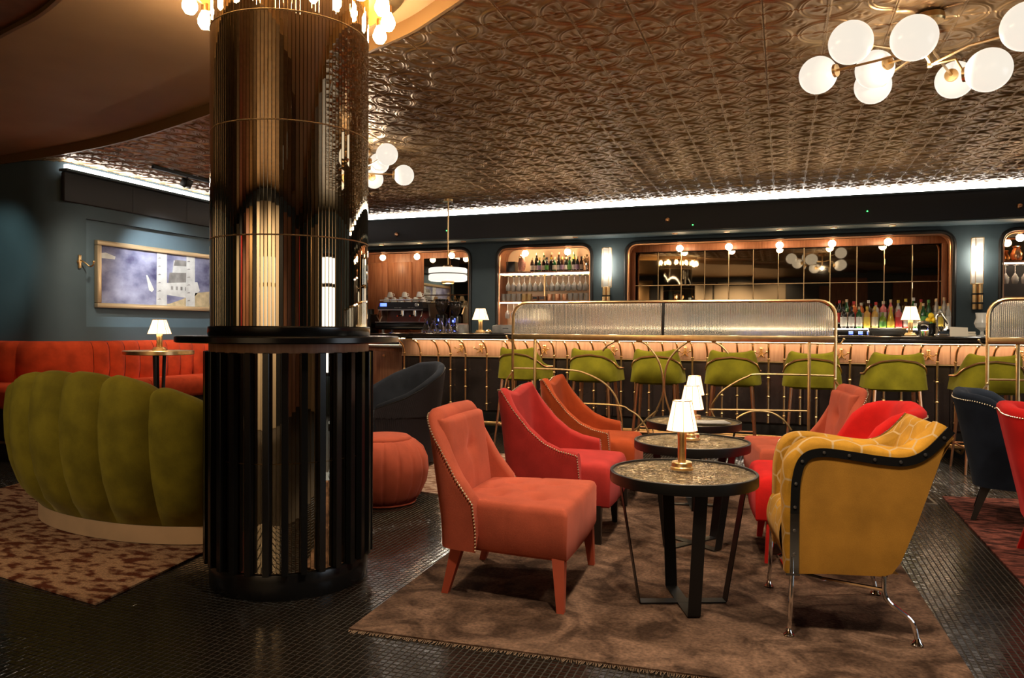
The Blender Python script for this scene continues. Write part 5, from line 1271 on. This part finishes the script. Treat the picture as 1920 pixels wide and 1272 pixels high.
MB().lathe([(0, 0), (0.045, 0), (0.05, 0.01), (0.05, 0.10), (0.042, 0.12)], 22).build('body', MT['glass'], t); MB().lathe([(0.05, 0.12), (0.052, 0.123), (0.052, 0.14), (0.02, 0.15), (0, 0.152)], 22).build('lid', MT['steel'], t)
t = thing('chrome_juicer', 'chrome citrus press with lever on the bar', 'juicer', (1.435, 8.24, TZ))
MB().rbox((0, 0, 0.012), (0.12, 0.10, 0.024), 0.006).build('base', MT['chrome'], t); MB().tube([(-0.03, 0.02, 0.02), (-0.03, 0.02, 0.2), (0.0, 0.0, 0.22)], 0.012, 10).build('column', MT['chrome'], t)
MB().tube([(0.0, 0, 0.22), (0.06, -0.01, 0.12)], 0.009, 8).build('lever', MT['chrome'], t); MB().lathe([(0.02, 0.05), (0.04, 0.09), (0.042, 0.095)], 18, (0.0, -0.01, 0)).build('cup', MT['chrome'], t)
for k, (dx, dz) in enumerate(((0, 0), (0.05, 0.0), (0.024, 0.046))): tagt(MB().sphere((1.345+dx, 8.34, TZ+0.155+dz), 0.027, 14, 10, 1.1).build('lemon', M('lemon_peel', (0.80, 0.52, 0.02), 0.45, var=0.15, vs=40)), ('left', 'right', 'top')[k]+' lemon in the pile on the bar', 'lemon', 'lemons on the bar')
tagt(MB().lathe([(0, 0), (0.04, 0), (0.055, 0.02), (0.06, 0.126), (0.052, 0.126), (0, 0.12)], 22, (1.37, 8.34, TZ)).build('fruit_bowl', MT['black']), 'dark bowl holding lemons on the bar', 'bowl')

# ------------------------------------------------------------------ coffee machine and grinders
CZ = 1.0905
def coffee_machine():
    t = thing('espresso_machine', 'black two-group espresso machine with blue display on the back counter', 'coffee machine', (-4.885, 9.22, CZ))
    MB().rbox((0, 0.02, 0.115), (0.80, 0.40, 0.10), 0.03).build('base_tray', MT['black'], t)
    MB().box((0, -0.17, 0.168), (0.76, 0.06, 0.008)).build('drip_grid', MT['steel'], t)
    MB().plate([(-0.36, 0.17), (0.36, 0.17), (0.33, 0.39), (-0.33, 0.39)], (0, 0.08, 0), (1, 0, 0), (0, 0, 1), (0, 1, 0), 0.02).build('splash_panel', M('oxblood_enamel', (0.16, 0.03, 0.02), 0.25), t, smooth=False)
    hd = MB().plate([(-0.34, 0.33), (0.33, 0.33), (0.345, 0.36), (0.325, 0.44), (-0.31, 0.44), (-0.355, 0.36)], (0, -0.18, 0), (1, 0, 0), (0, 0, 1), (0, 1, 0), 0.36).build('head', MT['blackplastic'], t, smooth=False)
    MB().box((0, -0.183, 0.335), (0.68, 0.006, 0.010)).build('trim', MT['steel'], hd)
    MB().rbox((-0.26, -0.183, 0.405), (0.10, 0.008, 0.045), 0.003).build('display', MT['bluescreen'], hd)
    m = MB()
    for g0 in (-0.08, 0.12):
        for k in range(5): m.sphere((g0+0.022*k, -0.184, 0.362), 0.005, 6, 4)
    m.build('button', MT['white'], hd, kind='stuff')
    MB().lathe([(0.03, 0), (0.03, 0.012), (0.02, 0.02), (0, 0.02)], 18, (0.25, -0.18, 0.40), Matrix.Rotation(PI/2, 3, 'X')).build('dial', MT['steel'], hd)
    for x in (-0.02, 0.17):
        g = MB().cyl((x, -0.08, 0.275), 0.032, 0.06, 18).build('group_head', MT['chrome'], t)
        MB().tube([(x, -0.08, 0.265), (x+0.01, -0.2, 0.255), (x+0.012, -0.25, 0.25)], 0.011, 8).cyl((x, -0.08, 0.25), 0.034, 0.028, 18).build('portafilter', MT['chrome'], g)
    for x, s in ((-0.33, -1), (0.31, 1)): MB().tube([(x, -0.15, 0.33), (x+0.02*s, -0.2, 0.25), (x-0.02*s, -0.2, 0.18)], 0.007, 8).build('steam_wand', MT['chrome'], t)
    for x in (-0.38, 0.36): MB().plate([(-0.16, 0.12), (0.16, 0.12), (0.19, 0.3), (0.1, 0.42), (-0.1, 0.42), (-0.05, 0.25)], (x, 0.02, 0), (0, 1, 0), (0, 0, 1), (1, 0, 0), 0.02).build('side_panel', MT['steel'], t, smooth=False)
    for x in (-0.3, 0.3):
        for y in (-0.12, 0.14): MB().cyl((x, y, 0), 0.018, 0.07, 10).build('foot', MT['steel'], t)
    MB().tube([(-0.32, -0.17, 0.47), (0.32, -0.17, 0.47), (0.32, 0.17, 0.47), (-0.32, 0.17, 0.47)], 0.006, 6, True).build('cup_rail', MT['chrome'], t)
coffee_machine()
cup = MB().lathe([(0, 0.07), (0.022, 0.07), (0.030, 0.055), (0.040, 0.02), (0.042, 0.0), (0.039, 0.0), (0.037, 0.02), (0.027, 0.052), (0, 0.062)], 18).tube([(0.039, 0, 0.015), (0.06, 0, 0.02), (0.058, 0, 0.045), (0.032, 0, 0.05)], 0.004, 6).mesh('coffee_cup'); cup.materials.append(MT['white'])
for k in range(6):
    tagt(link('coffee_cup', cup, None, None, (-5.15+0.112*k, 9.13, CZ+0.441), (0, 0, 0.8)), 'upturned white cup, %s from the left on the espresso machine' % ORD[k], 'cup', 'cups on the espresso machine')
    if k < 3: tagt(link('coffee_cup', cup, None, None, (-5.094+0.224*k, 9.13, CZ+0.512), (0, 0, 0.8)), 'upturned white cup, %s from the left in the upper layer on the espresso machine' % ORD[k], 'cup', 'upper layer of cups on the espresso machine')
def grinder(label, x, s):
    t = thing('coffee_grinder', label, 'grinder', (x, 9.2, CZ), 0, 'coffee grinders on the back counter'); t.scale = (s, s, s)
    MB().rbox((0, 0, 0.02), (0.17, 0.22, 0.04), 0.008).build('base', MT['black'], t)
    MB().rbox((0, 0.04, 0.16), (0.13, 0.13, 0.25), 0.025).build('body', MT['black'], t)
    MB().lathe([(0.03, 0.28), (0.05, 0.30), (0.085, 0.38), (0.09, 0.45), (0.085, 0.46)], 24, (0, 0.03, 0)).build('hopper', M('smoked_plastic', (0.03, 0.02, 0.015), 0.12, alpha=0.85), t)
    MB().lathe([(0.09, 0.455), (0.092, 0.46), (0.092, 0.48), (0.02, 0.49), (0, 0.49)], 24, (0, 0.03, 0)).build('lid', MT['black'], t)
    MB().rbox((0, -0.035, 0.20), (0.045, 0.012, 0.035), 0.003).build('display', MT['bluescreen'], t)
    MB().tube([(-0.02, -0.03, 0.15), (-0.02, -0.09, 0.13), (0.02, -0.09, 0.13), (0.02, -0.03, 0.15)], 0.005, 6).build('fork', MT['chrome'], t)
grinder('black coffee grinder with blue display next to the espresso machine', -4.36, 1.0); grinder('black coffee grinder with smoked hopper right of the other grinder', -4.15, 0.92)
t = thing('water_boiler', 'tall black boiler with steel tap at the left of the espresso machine', 'boiler', (-5.45, 9.22, CZ))
MB().rbox((0, 0, 0.14), (0.14, 0.22, 0.28), 0.012).build('body', MT['black'], t); MB().tube([(0.0, -0.1, 0.2), (0, -0.16, 0.22), (0, -0.17, 0.17)], 0.010, 8).build('tap', MT['steel'], t); MB().cyl((0, 0, 0.28), 0.05, 0.07, 16).build('jug', MT['blackplastic'], t)
t = thing('bag_bin', 'dark metal bin with paper bags right of the grinders', 'bin', (-3.99, 9.10, CZ))
MB().rbox((0, 0, 0.07), (0.11, 0.16, 0.14), 0.006).build('body', MT['greypaint'], t); MB().rbox((0, 0, 0.145), (0.09, 0.13, 0.012), 0.003).build('bag', M('pink_paper', (0.45, 0.22, 0.18), 0.7), t)
